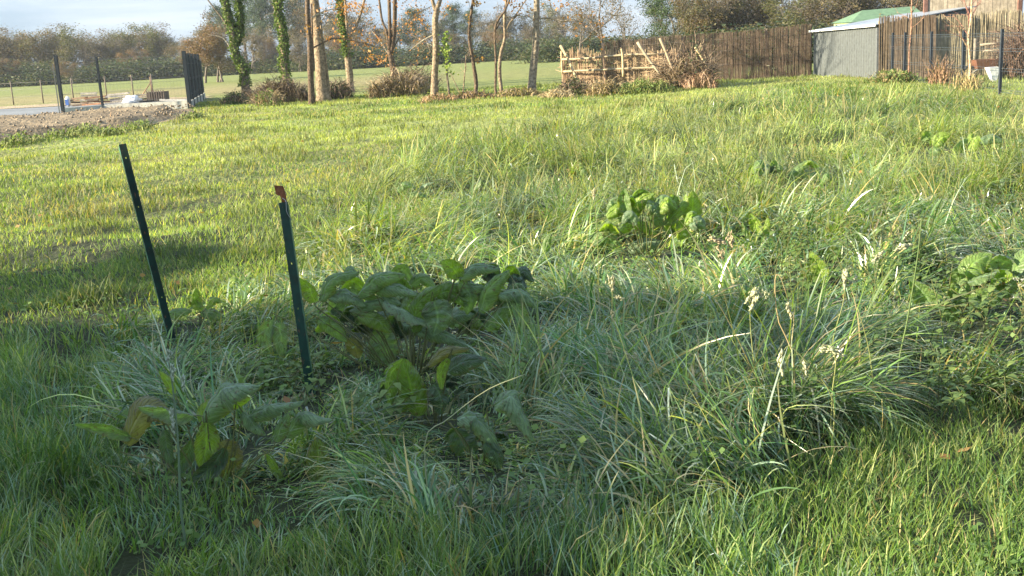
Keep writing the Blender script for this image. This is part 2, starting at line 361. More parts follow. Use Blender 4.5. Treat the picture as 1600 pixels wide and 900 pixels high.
def lawn_blades(name, n, y0, y1, Lm, wm, seg, power=1.0):
    x, y = sample(n, y0, y1, power); k = in_view(x, y) & ~dens_long(x, y) & ~inpoly(x, y, DIRT) & ~inpoly(x, y, YARDB)
    # bare patches
    k &= ~((vn(x, y, 1.3, 31)*.6+vn(x, y, .5, 32)*.4 > .68) & (U(n) < .7))
    near_ = (y < 6.5); k &= ~(near_ & (U(len(x)) < .38)) & ~((y < 7) & (vn(x, y, .16, 33)*.6+vn(x, y, .4, 34)*.4 > .70))
    x, y = x[k], y[k]; n = len(x)
    patch = vn(x, y, 2.4, 41)*.6+vn(x, y, .8, 42)*.4
    hgt = (.5+1.0*patch)*np.where(y < 4.3+.4*vn(x, y, .5, 5), 1.35, 1.0)*np.where((x < -1) & (y < 6.6), 1.45, 1)*np.where(y > 7.5, .62, 1)
    Lr = Lm*hgt*(.6+.7*U(n))
    nearm = (y < 6.5) & (x < 1.1-.25*(y-3)+.8*(vn(x, y, .6, 76)-.5)); Lr = np.where(nearm, Lr*(1.0+.75*vn(x, y, .3, 77)), Lr)*np.maximum(clearing(x, y), .5)
    wr = wm*(.7+.6*U(n))*np.clip(y/5.5, .8, 9)**.85*np.where(nearm, 1.45, np.where(y < 6.5, 1.2, 1))
    yel = np.clip((vn(x, y, 2.6, 51)*.75+vn(x*.5, y, .5, 52)*.25)*2.6-1.25, 0, 1)*np.clip((y-6)/5, 0, 1)
    c = grass_cols(n, x, y, .05); kk = U(n) < yel*.6
    c[kk] = lerp(np.array([.27, .25, .10]), np.array([.36, .34, .17]), U((kk.sum(), 1)))
    az = U(n)*2*math.pi; az = np.where(nearm, vn(x, y, .22, 78)*14+G(0, 1.1, n), az)
    dw = nearm & (U(n) < .16); c[dw] = lerp(np.array([.16, .26, .16]), np.array([.36, .44, .34]), U((dw.sum(), 1))); bl = nearm & (vn(x, y, .35, 79) > .5); c[bl] = c[bl]*np.array([.72, .82, .9])
    tus = np.clip(vn(x, y, .7, 81)*.6+vn(x*.6, y, .35, 82)*.4-.56, 0, 1)*5*(y > 7); Lr = Lr*(1+1.1*tus); c = c*(1-.45*np.clip(tus, 0, 1))[:, None]*np.array([1, 1, 1.])
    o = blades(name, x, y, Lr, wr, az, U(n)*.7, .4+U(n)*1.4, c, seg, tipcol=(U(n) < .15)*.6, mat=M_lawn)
    setattrs(o, kind='stuff', label='short mown grass with yellowed patches across the left of the meadow' if y0 < 5 else 'distant meadow grass under the row of trees', cat='grass'); STUFF.append(o)
lawn_blades('lawn_grass', 290000, 1.9, 9, .095, .0042, 3, 1.35)
lawn_blades('meadow_grass', 285000, 8.5, 47, .12, .0046, 2, 1.2)
def edge_in(x, y):
    s = 0
    for k in range(8): s = s+inpoly(x+.55*math.cos(k*.785), y+.55*math.sin(k*.785), LONG)
    return s/8.
# long grass in leaning tufts
def tufts(name, nt_, per, y0, y1, Lm, wm, seg, lab, power=1.2, up=.35):
    tx, ty = sample(nt_, y0, y1, power); k = in_view(tx, ty, .3) & dens_long(tx, ty); tx, ty = tx[k], ty[k]; m = len(tx)
    ang = (vn(tx, ty, 1.7, 61)+vn(tx, ty, .8, 62)-1)*math.pi*2.2 - .5
    flat = np.clip(vn(tx, ty, .8, 63)*.8+.5*U(m), 0, 1)                    # 1 = combed flat, 0 = fountain
    siz = .6+.6*vn(tx, ty, 1.1, 64)+.25*G(0, 1, m).clip(-1, 1); siz *= clearing(tx, ty)*(.55+.75*np.clip(vn(tx, ty, 1.5, 68)*1.4-.2, 0, 1)+.12)
    n = m*per; I = np.repeat(np.arange(m), per)
    r = np.abs(G(0, 1, n))*.05*np.clip(ty[I]/6, 1, 3); a = U(n)*2*math.pi
    x = tx[I]+r*np.cos(a); y = ty[I]+r*np.sin(a)
    az = ang[I]+G(0, 1, n)*lerp(.62, .2, flat[I]); k2 = U(n) < .07; az[k2] = U(k2.sum())*2*math.pi
    Lr = Lm*siz[I]*(.45+.8*U(n)); upk = U(n) < up*.13
    th0 = np.clip(lerp(.4, 1.1, flat[I])+G(0, .25, n), 0, 1.4); th1 = th0+.55+U(n)*1.35
    th1[upk] = th0[upk]*.5+.25; th0[upk] *= .35
    wr = wm*(.5+.85*U(n))*np.clip(y/5.5, .85, 9)**.75
    c = grass_cols(n, x, y, .15)
    tc_ = U(m)[I][:, None]; c = c*(.6+.8*tc_); bl = (U(m) < .35)[I]; fr_ = np.clip((y-8)/5, 0, 1)[:, None]; c = np.where(bl[:, None], c*(np.array([.65, .85, 1.15])*(1-fr_)+np.array([.5, .6, .62])*fr_), c); dw = U(n) < .10*(1-fr_[:, 0]); c[dw] = lerp(np.array([.22, .33, .22]), np.array([.42, .5, .40]), U((dw.sum(), 1)))
    z0 = terrain(x, y)-.01+U(n)*.16*vn(x, y, .6, 66)*clearing(x, y)
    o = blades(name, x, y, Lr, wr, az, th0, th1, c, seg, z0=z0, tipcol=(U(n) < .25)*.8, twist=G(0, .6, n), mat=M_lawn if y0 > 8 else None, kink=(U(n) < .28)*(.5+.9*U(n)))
    setattrs(o, kind='stuff', label=lab, cat='grass'); STUFF.append(o)
tufts('long_grass', 3500, 52, 2.6, 9.5, .33, .0085, 7, 'long dewy grass flopped over in tufts in the right foreground', 1.0)
tufts('tall_meadow_grass', 5000, 44, 9, 36, .40, .0050, 4, 'tall uncut grass covering the right of the meadow up to the shed', 1.15, up=.8)
# short growth between the tufts
def under(name, n, y0, y1, lab, power=1.1):
    x, y = sample(n, y0, y1, power); k = in_view(x, y) & dens_long(x, y); x, y = x[k], y[k]; n = len(x)
    c = grass_cols(n, x, y, .12, .9); Lr = .15*(.5+U(n))*clearing(x, y)**.6; wr = .0052*(.6+.7*U(n))*np.clip(y/5.5, .8, 9)**.85
    o = blades(name, x, y, Lr, wr, U(n)*2*math.pi, U(n)*.6, .5+U(n)*1.4, c, 3); setattrs(o, kind='stuff', label=lab, cat='grass')
under('undergrowth_grass', 75000, 2.5, 30, 'fine green grass filling the gaps between the long tufts')
# thin upright straw stems over the far half of the long grass
x, y = sample(4200, 5.4, 34, 1.0); k = in_view(x, y) & dens_long(x, y) & (clearing(x, y) > .9); x, y = x[k], y[k]; n = len(x)
c = lerp(np.array([.16, .2, .06]), np.array([.34, .30, .14]), U((n, 1)))
o = blades('grass_stems', x, y, .28+.28*U(n), .0030*np.clip(y/6, 1, 5)*(.7+.6*U(n)), U(n)*2*math.pi, U(n)*.35, .2+U(n)*.9, c, 4, mat=M_lawn)
setattrs(o, kind='stuff', label='thin upright pale grass stems standing over the long grass', cat='grass')
# cloud of small broad leaves (clover, ground herbs)
def leafquads(P, size, cols, name, mat=M_leaf_far, parent=None, upbias=0, asp=.6):
    n = len(P); D = G(0, 1, (n, 3)); D[:, 2] *= (1-upbias); D /= np.linalg.norm(D, axis=1)[:, None]+1e-9
    Nn = G(0, 1, (n, 3)); Nn[:, 2] += upbias*2.5; S = np.cross(D, Nn); S /= np.linalg.norm(S, axis=1)[:, None]+1e-9
    s = np.broadcast_to(np.asarray(size, float), (n,))[:, None]
    V = np.stack([P-D*s*.5, P+S*s*asp*.5-D*s*.05, P+D*s*.5, P-S*s*asp*.5-D*s*.05], 1).reshape(-1, 3)
    Q = np.arange(n*4).reshape(n, 4)
    return mkmesh(name, V, Q, mat=mat, colors=np.repeat(cols, 4, 0), parent=parent, smooth=False)
n = 30000; x, y = sample(n, 2.6, 18, 1.2); k = in_view(x, y) & ((vn(x, y, .6, 71) > .60) | ((vn(x, y, 1.3, 72) > .55) & (x > .5) & dens_long(x, y))); x, y = x[k], y[k]; n = len(x)
c = lerp(np.array([.06, .12, .03]), np.array([.13, .2, .05]), U((n, 1)))
hh = np.where(dens_long(x, y), .06+.22*U(n), .03+.05*U(n))
o = leafquads(np.stack([x, y, terrain(x, y)+hh], 1), .016+.022*U(n), c, 'ground_herbs', M_leaf_far, upbias=.8, asp=.85)
setattrs(o, kind='stuff', label='small round clover and herb leaves scattered low in the grass', cat='ground cover')


n = 420; x, y = sample(n, 2.6, 38, .8); k = in_view(x, y) & ~inpoly(x, y, DIRT) & ~inpoly(x, y, YARDB); x, y = x[k], y[k]; n = len(x)
o = leafquads(np.stack([x, y, terrain(x, y)+np.where(dens_long(x, y), .16, .04)+.03*U(n)], 1), .045+.03*U(n), lerp(np.array([.16, .08, .03]), np.array([.36, .22, .08]), U((n, 1))), 'fallen_leaves', M_leaf_far, upbias=.7, asp=.6)
setattrs(o, kind='stuff', label='brown fallen leaves scattered thinly over the meadow grass', cat='leaves')
# clods and stones on the dirt
Dp = np.array(DIRT); x = Dp[:, 0].min()+(Dp[:, 0].max()-Dp[:, 0].min())*U(9000); y = Dp[:, 1].min()+(Dp[:, 1].max()-Dp[:, 1].min())*U(9000); k = inpoly(x, y, DIRT) & (x > -22) & (U(9000) < .5*vn(x, y, 1.3, 91)+.15); x, y = x[k], y[k]; n = len(x)
s = .012+.055*U(n)**3; zc = .02+.28*(.35*vn(x, y, 2.3, 3)+.4*vn(x, y, .9, 4)+.25*vn(x, y, .45, 5))+.28*.35+terrain(x, y)
dirs = np.array([[1, 0, 0], [0, 1, 0], [-1, 0, 0], [0, -1, 0], [0, 0, .8], [0, 0, -.8]]); V = (np.stack([x, y, zc], 1)[:, None, :]+dirs[None]*s[:, None, None]*(.6+.8*U((n, 6, 1)))).reshape(-1, 3)
T = np.array([[0, 1, 4], [1, 2, 4], [2, 3, 4], [3, 0, 4], [1, 0, 5], [2, 1, 5], [3, 2, 5], [0, 3, 5]]); T = (np.arange(n)[:, None, None]*6+T[None]).reshape(-1, 3)
o = mkmesh('soil_clods', V, None, T, mat=M_plain, colors=np.repeat(lerp(np.array([.12, .09, .06]), np.array([.27, .21, .14]), U((n, 1))), 6, 0), smooth=False); setattrs(o, kind='stuff', label='loose clods and stones lying on the dirt bank', cat='stones')
# ------------------------------------------------------------------ unseen house and bush added on the left, shaped to shade the foreground
def plank_wall(mb, A, B, z0, z1, bw, c1, c2, th=.03, z1b=None, prof=0):
    A = np.array(A[:2], float); B = np.array(B[:2], float); Ln = np.linalg.norm(B-A); n = max(1, int(Ln/bw))
    for i in range(n):
        t0, t1 = i/n, (i+.96)/n; zz0 = z1+((z1b or z1)-z1)*t0; zz1 = z1+((z1b or z1)-z1)*t1
        mb.wall(lerp(A, B, t0), lerp(A, B, t1), z0, zz0, th*(1+.4*(i % 2)), lerp(c1, c2, rng.random()), z1b=zz1)
house = thing('shade_caster_house', 'unseen gabled house with cream walls, added left of the meadow to cast shade', 'house', (-14, 0, 0))
m = MB(); y0, y1, yr, hr, he = -4.2, 3.45, 2.0, 5.95, 5.4; hl = 3.75
V = []
for xx in (-14.0, -19.0): V += [(xx, y0, 0), (xx, y1, 0), (xx, y1, he), (xx, yr, hr-.05), (xx, y0, hl)]
m.add(V, [(0, 1, 2, 3, 4), (9, 8, 7, 6, 5), (0, 5, 6, 1), (1, 6, 7, 2), (0, 4, 9, 5)], (.6, .55, .45)); m.build('wall', M_plain, house, False)
m = MB()
for a, b in (((y0-.25, hl-.12), (yr, hr)), ((yr, hr), (y1+.15, he-.02))):
    m.add([(-13.8, a[0], a[1]), (-19.2, a[0], a[1]), (-19.2, b[0], b[1]), (-13.8, b[0], b[1]), (-13.8, a[0], a[1]+.09), (-19.2, a[0], a[1]+.09), (-19.2, b[0], b[1]+.09), (-13.8, b[0], b[1]+.09)],
          [(0, 1, 2, 3), (7, 6, 5, 4), (0, 4, 5, 1), (1, 5, 6, 2), (2, 6, 7, 3), (3, 7, 4, 0)], (.25, .12, .08))
m.build('roof', M_plain, house, False)
m = MB(); m.box((-13.97, -1.8, 1.02), (.07, .95, 2.04), colr=(.12, .18, .16)); dr = m.build('door', M_paint, house, False)
m = MB(); m.box((-13.97, .6, 1.6), (.07, 1.3, 1.2), colr=(.7, .7, .68)); wn = m.build('window', M_paint, house, False)
m = MB(); m.box((-13.94, .6, 1.6), (.05, 1.1, 1.0), colr=(.03, .04, .05)); m.build('pane', M_wire, wn, False)

def grow(mb, p, d, Ln, r, lev, ends, c, wig=.25, kids=3, up=.12, n=5, seg=5):
    P = [np.array(p, float)]; d = np.array(d, float)/np.linalg.norm(d)
    for i in range(seg):
        d = d+rng.normal(0, wig/seg**.5, 3)*.6+np.array([0, 0, up/seg]); d /= np.linalg.norm(d); P.append(P[-1]+d*Ln/seg)
    P = np.array(P); R = np.linspace(r, r*.45, len(P)); mb.tube(P, R, n if lev > 0 else 3, c, cap=False)
    if lev == 0: ends.append(P[-1]); ends.append(P[2]); return
    for k in range(kids):
        t = .35+.65*(k+.5)/kids; i = min(int(t*seg), seg-1); q = lerp(P[i], P[i+1], t*seg-i)
        a = rng.normal(0, 1, 3); a -= d*(a@d); a /= np.linalg.norm(a); ang = .5+.5*rng.random()
        grow(mb, q, d*math.cos(ang)+a*math.sin(ang), Ln*(.5+.25*rng.random()), r*.5, lev-1, ends, c, wig, kids, up, max(3, n-1), max(3, seg-1))
    ends.append(P[-1])
def clumpleaves(name, ends, n, spread, size, cols, parent, upb=.2, mat=None, asp=.6):
    E = np.array(ends); I = rng.integers(0, len(E), n)
    P = E[I]+G(0, 1, (n, 3))*spread*np.array([1, 1, .8]); P[:, 2] = np.maximum(P[:, 2], .05)
    C = np.array(cols); ci = rng.integers(0, len(C), len(E)); cc = C[ci[I]]*(.7+.6*U((n, 1))); k = U(n) < .3; cc[k] = C[rng.integers(0, len(C), k.sum())]
    return leafquads(P, size*(.6+.8*U(n)), cc, name, mat or M_leaf_far, parent, upb, asp)
bush = thing('shade_caster_shrub', 'unseen flat-topped evergreen shrub, added left of the meadow to cast a shadow patch', 'shrub', (-14, 5.7, 0))
m = MB(); en = []; grow(m, (-14, 5.7, 0), (0, 0, 1), 2.1, .07, 3, en, (.1, .08, .06)); m.build('trunk', M_bark, bush)
B_ = G(0, 1, (9000, 3)); B_ /= np.linalg.norm(B_, axis=1)[:, None]; B_ = B_*(U((9000, 1))**.4)*np.array([.4, 1.7, .3]); B_[:, 2] += .18*B_[:, 1]+.16*(vn(B_[:, 1]*2, B_[:, 0], .8, 9)-.5); B_ += np.array([-14, 5.5, 3.92])  # added crown, flattened and tilted to cast a slanting shadow patch
leafquads(B_, .14, np.array([[.06, .11, .03]])*(.6+.8*U((9000, 1))), 'foliage', M_leaf_far, bush)

# ------------------------------------------------------------------ far trees: prototypes then copies
def proto_tree(name, cat, hgt, kind):
    o = thing(name, None, cat); m = MB(); en = []
    bc = {'pine': (.12, .08, .06), 'ivy': (.11, .1, .07)}.get(kind, (.15, .13, .11))
    if kind == 'pine':
        P = np.array([[0, 0, 0], [.1, 0, hgt*.4], [0, .1, hgt*.95]]); m.tube(spline(P, 8), np.linspace(.25, .06, 8), 6, bc)
        for k in range(16):
            z = hgt*(.38+.6*k/16); a = k*2.4; l = hgt*.26*(1.15-k/18); e = np.array([math.cos(a)*l, math.sin(a)*l, z+.25*l]); m.tube([[0, 0, z], e*.6+np.array([0, 0, z*.4]), e], [.07, .05, .02], 4, bc, cap=False); en += [e, e*.7+np.array([0, 0, z*.3]), np.array([0, 0, z])]
        m.build('trunk', M_bark, o); clumpleaves('crown', en, 9000, .55, .3, [(.035, .06, .035), (.045, .075, .04), (.06, .085, .04)], o, .1, asp=.35)
    elif kind == 'bush':
        for k in range(6):
            a = rng.random()*6.28; grow(m, (math.cos(a)*.5, math.sin(a)*.5, 0), (math.cos(a)*.6, math.sin(a)*.6, 1), hgt*.5, .05, 2, en, bc, kids=3)
        m.build('stems', M_bark, o); E = np.array(en); E[:, 2] *= .9; low = E*np.array([1.3, 1.3, .45])
        clumpleaves('crown', np.vstack([E, low]), 4000, hgt*.12, .17, [(.05, .075, .03), (.07, .09, .035), (.035, .055, .025), (.09, .085, .04)], o, .2)
    else:
        nt_ = 1 if kind != 'multi' else 3
        for k in range(nt_):
            grow(m, (k*.4, 0, 0), (rng.normal(0, .12), rng.normal(0, .12), 1), hgt*.55, hgt*.018, 3, en, bc, wig=.3, kids=4, up=.2, n=6, seg=6)
        E = np.array(en); sc = hgt/max(E[:, 2].max(), .1)
        for i in range(len(m.v)): m.v[i] = m.v[i]*np.array([1, 1, sc])
        E[:, 2] *= sc; en = list(E); m.build('trunk', M_bark, o)
        cols = {'oak': [(.135, .09, .045), (.115, .09, .045), (.10, .10, .045)], 'russet': [(.165, .09, .045), (.14, .09, .05), (.16, .115, .055)], 'multi': [(.13, .10, .07), (.11, .095, .06), (.15, .12, .06)], 'olive': [(.10, .11, .04), (.13, .12, .045), (.08, .09, .035)],
                'ivy': [(.04, .07, .025), (.055, .09, .03), (.03, .055, .025)], 'bare': [(.16, .13, .10), (.13, .11, .09)]}[kind]
        nl = {'bare': 1500, 'ivy': 6500, 'multi': 9000}.get(kind, 9000)
        E = np.array(en); low = E*np.array([.8, .8, .62]); mid_ = E*np.array([1., 1, .85]); en = list(E)*2+list(mid_)+(list(low) if kind != 'bare' else [])
        cen = np.array([e for e in en])[rng.integers(0, len(en), 60)]
        clumpleaves('crown', list(cen), int(nl*.75), hgt*.045, hgt*.022, cols, o, .1, asp=.5)
        clumpleaves('twigs', en, int(nl*.3), hgt*.05, hgt*.03, [(.16, .13, .11), (.12, .10, .085)], o, 0, asp=.12)
    return o
def children(o): return [c for c in bpy.data.objects if c.parent == o]
def copy_tree(o, loc, rz, s, label, cat, group):
    r = o.copy(); col.objects.link(r); r.location = tuple(float(v) for v in loc); r.rotation_euler = (0, 0, rz); r.scale = s; setattrs(r, label, cat, group)
    for c_ in kids_of[o.name]:
        d = c_.copy(); col.objects.link(d); d.parent = r
    return r
kids_of = {}; protos = {}
for nm, cat, h, kd in (('bare_oak_tree', 'tree', 9, 'oak'), ('russet_tree', 'tree', 9, 'russet'), ('bare_coppice_tree', 'tree', 8.5, 'multi'), ('olive_leaved_tree', 'tree', 9, 'olive'),
                       ('pine_tree', 'tree', 14, 'pine'), ('ivy_covered_tree', 'tree', 10, 'ivy'), ('leafless_tree', 'tree', 10, 'bare'), ('hedge_bush', 'bush', 3.4, 'bush')):
    p = proto_tree(nm, cat, h, kd); protos[kd] = [p, h, False]; kids_of[p.name] = children(p)
def place(kind, px, top, Y, label, group, wid=1.0, base=None):
    p, h, used = protos[kind]
    b = at(px, 100, Y); hz = at(px, top, Y)[2]; s = max(.25, hz/h); zz = 0
    cat = 'bush' if kind == 'bush' else 'tree'
    if not used:
        p.location = (float(b[0]), float(Y), zz); p.scale = (s*wid, s*wid, s); p.rotation_euler = (0, 0, px*.7); setattrs(p, label, cat, group); protos[kind][2] = True; return p
    return copy_tree(p, (b[0], Y, zz), px*.7, (s*wid, s*wid, s), label, cat, group)
ORD = ['first', 'second', 'third', 'fourth', 'fifth', 'sixth', 'seventh', 'eighth', 'ninth', 'tenth', 'eleventh', 'twelfth', 'thirteenth', 'fourteenth', 'fifteenth', 'sixteenth', 'seventeenth', 'eighteenth', 'nineteenth', 'twentieth',
       'twenty-first', 'twenty-second', 'twenty-third', 'twenty-fourth', 'twenty-fifth', 'twenty-sixth', 'twenty-seventh', 'twenty-eighth', 'twenty-ninth', 'thirtieth', 'thirty-first', 'thirty-second', 'thirty-third', 'thirty-fourth', 'thirty-fifth', 'thirty-sixth', 'thirty-seventh', 'thirty-eighth']
DESC = {'oak': 'brown autumn tree', 'russet': 'russet leaved tree', 'multi': 'grey brown many-stemmed tree', 'olive': 'olive green tree', 'pine': 'dark blue-green pine', 'ivy': 'dark ivy-clad tree', 'bare': 'bare twiggy tree', 'bush': 'dark green hedge bush'}
def row(lst, Y, where, group, dj=12, wid=1.0):
    for i, (kd, px, top) in enumerate(lst):
        place(kd, px, top, Y+(rng.random()-.5)*dj, '%s, %s from the left %s' % (DESC[kd], ORD[i], where), group, wid*(.9+.3*rng.random()))
row([('multi', -60, 46), ('oak', -30, 42), ('oak', 0, 48), ('multi', 18, 50), ('oak', 38, 42), ('oak', 60, 38), ('russet', 82, 42), ('olive', 100, 39), ('oak', 118, 41), ('multi', 140, 52), ('multi', 160, 54), ('oak', 180, 42), ('olive', 200, 37), ('oak', 222, 36), ('olive', 242, 37), ('multi', 262, 47), ('oak', 285, 50)], 165, 'in the far left treeline', 'trees of the far left treeline', 14, 1.5)
row([('russet', 20, 82), ('russet', 110, 88), ('russet', 195, 68), ('russet', 305, 60)], 148, 'before the left treeline', 'low russet trees before the left treeline')
row([('bush', px, 95-px*.035+9*math.sin(px*1.3)) for px in range(-60, 500, 28)], 152, 'in the left field hedge', 'bushes of the far left hedge', 4, 2.2)
row([('russet', 318, 22), ('multi', 345, 40)], 95, 'behind the ivy-clad trunks', 'trees just behind the ivy-clad trunks')
row([('pine', 350, 8), ('pine', 385, -22), ('pine', 415, -12), ('pine', 440, -30), ('pine', 470, -14), ('oak', 505, -5), ('multi', 535, 8), ('oak', 560, 5), ('multi', 590, 30), ('oak', 625, 26), ('pine', 652, 12), ('oak', 680, 22), ('pine', 712, 6), ('pine', 740, 14), ('multi', 775, 16), ('oak', 810, 6), ('olive', 845, 2), ('multi', 880, 8), ('oak', 912, 14)], 185, 'in the tall wood behind the trunks', 'trees of the wood behind the row', 20, 1.1)
row([('multi', 400, 38), ('russet', 430, 45), ('multi', 470, 50), ('multi', 520, 35), ('russet', 550, 48), ('multi', 610, 45), ('multi', 660, 50), ('oak', 720, 45), ('olive', 765, 40), ('russet', 790, 38), ('multi', 830, 35), ('olive', 870, 35)], 150, 'before the tall wood', 'low trees before the wood')
row([('bush', px, 72-(px-500)*.045+8*math.sin(px*1.7)) for px in range(500, 900, 25)], 148, 'in the hedge behind the trunks', 'bushes of the hedge behind the row', 4, 2.2)
row([('bare', 905, 2), ('bare', 945, -30), ('bare', 975, 8)], 75, 'beyond the stick hurdle', 'bare trees beyond the stick hurdle')
row([('ivy', 1030, -10), ('ivy', 1062, -22), ('oak', 1090, -25), ('oak', 1112, -30)], 66, 'behind the reed fence end', 'dark trees behind the left of the reed fence')
row([('bush', px, 48-(px-900)*.05) for px in range(880, 1080, 26)], 110, 'in scrub behind the hurdle', 'low scrub behind the hurdle', 6, 2)
row([('multi', 1125, -14), ('multi', 1150, -25), ('oak', 1180, -20), ('multi', 1205, -30), ('olive', 1235, -22), ('multi', 1262, -34), ('oak', 1290, -30), ('multi', 1318, -35), ('multi', 1345, -28), ('oak', 1375, -36), ('multi', 1405, -36), ('oak', 1435, -40), ('multi', 1470, -40)], 68, 'in the wood over the reed fence', 'trees of the wood over the reed fence', 8, 1.35)
row([('bush', px, 30-(px-1110)*.06) for px in range(1115, 1480, 26)], 60, 'just behind the reed fence', 'bushes behind the reed fence', 3, 1.7)

# ------------------------------------------------------------------ the row of trunks at the end of the meadow
PALE = (.215, .165, .11); GREY = (.16, .13, .095); DARKB = (.105, .075, .05)
def row_tree(name, label, stems, Y, cbark, ivy=None, leaves=None, crown=True, grp='trunks in the row at the end of the meadow', dead=None, topL=2.6):
    b = at(*stems[0][0][0], Y); b[2] = 0
    o = thing(name, label, 'tree', b, grp); m = MB(); en = []; ivp = []
    for si, (pts, w0, w1) in enumerate(stems):
        dy = 0 if si == 0 else rng.normal(0, .25)
        P = np.array([at(px, py, Y) for px, py in pts]); P[1:, 1] += np.linspace(0, dy, len(P)-1)
        if si == 0: P[0, 2] = -.1
        P = spline(P, 14); R = np.linspace(w0, w1, 14)/1700*Y/2
        if si == 0: R[0] *= 1.5; R[1] *= 1.15
        m.tube(P, R, 9, cbark, lump=.09)
        if ivy is not None and si in ivy: ivp.append((P, R))
        if crown and pts[-1][1] <= 3:
            d = P[-1]-P[-3]; d /= np.linalg.norm(d)
            for k in range(3):
                grow(m, P[-1], d+rng.normal(0, .3, 3), topL*(.8+.5*rng.random()), R[-1]*.75, 2, en, cbark, wig=.35, kids=4, up=.3)
    for pts, w in (dead or []):
        P = np.array([at(px, py, Y) for px, py in pts]); P[:, 1] += np.linspace(0, rng.normal(0, .5), len(P)); P = spline(P, 9); m.tube(P, np.linspace(w, w*.35, 9)/1700*Y/2, 5, (.36, .32, .24) if w < 3 else cbark, cap=False)
        for k in range(5): i = rng.integers(3, 8); grow(m, P[i], P[i]-P[i-1]+rng.normal(0, .12, 3), .55, .008, 1, en if leaves else [], cbark, kids=3)
    m.build('trunk', M_bark, o)
    if ivp:
        Q = []; C = []
        for P, R in ivp:
            n = 2300; i = U(n)*12.99; a = i.astype(int); f = (i-a)[:, None]; c_ = P[a]*(1-f)+P[a+1]*f; an = U(n)*6.28
            rr = (R[a]*1.1+.12*np.abs(G(0, 1, n))*vn(i*2.3+P[0, 0], an*.5, .9, 4)**1.6)[:, None]; Q.append(c_+np.stack([np.cos(an), np.sin(an), G(0, .2, n)], 1)*rr)
        Q = np.concatenate(Q); Q = Q[Q[:, 2] > .5]; leafquads(Q, .10, lerp(np.array([.06, .105, .025]), np.array([.16, .22, .045]), U((len(Q), 1))**1.4), 'ivy', M_leaf_far, o, asp=.9)
    if leaves:
        Q = []; C = []
        for (px, py, rx, ry, n) in leaves:
            # little leaf sprays gathered round short twigs
            m2 = max(3, n//9); cx = px+G(0, .5, m2)*rx; cy = py+G(0, .5, m2)*ry; yy = Y+G(0, .6, m2)
            for a_, b_, c_ in zip(cx, cy, yy):
                q0 = at(a_, b_, c_); Q.append(q0+G(0, 1, (9, 3))*np.array([.16, .2, .10]))
        Q = np.concatenate(Q); leafquads(Q, .06+.07*U(len(Q)), lerp(np.array([.33, .13, .035]), np.array([.46, .23, .07]), U((len(Q), 1))), 'autumn_leaves', M_leaf_far, o, asp=.55)
    if crown and en:
        clumpleaves('crown', en, 500 if leaves else 160, .22, .10, [(.33, .15, .04), (.28, .14, .05), (.22, .13, .05)], o)
    return o
row_tree('ivy_clad_tree', 'leaning forked tree wrapped in bright ivy, nearest the black slatted fence', [([(385, 142), (380, 108), (368, 85), (364, 50), (356, 22), (347, -12)], 12, 9), ([(370, 70), (376, 35), (371, -12)], 8, 6), ([(367, 60), (352, 35), (322, -4)], 3, 2)], 52, GREY, ivy=[0, 1], dead=[([(368, 92), (356, 68), (346, 58), (326, 54)], 2.2), ([(372, 70), (382, 60), (392, 78)], 1.2)])
row_tree('ivy_clad_tree', 'straight ivy-clad trunk, second from the slatted fence', [([(449, 124), (444, 100), (443, 60), (436, 25), (434, -12)], 12, 9)], 50, PALE, ivy=[0], dead=[([(436, 45), (428, 20), (422, -5)], 1.6)])
row_tree('vine_clad_trunk', 'dark slender trunk with twisted vines, in front of the thick pale trunk', [([(487, 164), (485, 120), (484, 70), (481, 30), (480, -12)], 9, 7), ([(492, 164), (489, 130), (488, 90), (486, 40), (484, 5)], 3, 3)], 38, DARKB, dead=[([(487, 76), (502, 68), (520, 60), (545, 62), (568, 68), (600, 76)], 3), ([(487, 28), (500, 20), (518, 14), (540, 12)], 2.4)], leaves=[(520, 58, 16, 5, 60), (560, 66, 30, 8, 40), (482, 48, 8, 6, 12), (540, 14, 30, 7, 70)])
row_tree('thick_pale_trunk', 'thickest pale trunk of the row, beside the vine-clad one', [([(506, 157), (502, 120), (498, 70), (494, 30), (490, -12)], 19, 13), ([(515, 155), (511, 110), (505, 60), (502, 40)], 4, 2)], 41, PALE)
row_tree('forked_tree', 'pale tree forking at hedge height, half covered in ivy', [([(548, 142), (546, 115), (543, 80), (542, 66)], 12, 9), ([(543, 90), (538, 60), (532, 25), (528, -12)], 7, 6), ([(543, 70), (547, 55), (558, 35), (570, -8)], 5, 4), ([(543, 60), (541, 30), (538, -12)], 4, 3)], 50, PALE, ivy=[1], leaves=[(545, 8, 28, 8, 120), (575, 12, 16, 8, 50), (520, 18, 14, 8, 35)])
row_tree('autumn_oak', 'spreading tree with many orange leaves, behind the bramble heap', [([(617, 125), (613, 100), (608, 78)], 11, 8), ([(608, 80), (604, 50), (596, 30), (590, -10)], 5, 3), ([(608, 78), (609, 45), (607, -12)], 6, 5), ([(611, 85), (616, 45), (618, -12)], 7, 6), ([(615, 75), (622, 62), (626, 50)], 2, 1.5)], 48, DARKB,
         leaves=[(650, 40, 34, 28, 190), (640, 12, 50, 12, 140), (600, 60, 24, 20, 90), (565, 60, 14, 22, 50), (590, 92, 18, 9, 80), (655, 70, 26, 14, 50), (690, 12, 20, 12, 60), (560, 12, 16, 10, 50), (620, 85, 50, 16, 50)], dead=[([(617, 70), (640, 30), (680, 5)], 2.5), ([(610, 90), (590, 60), (575, 45)], 1.5)])
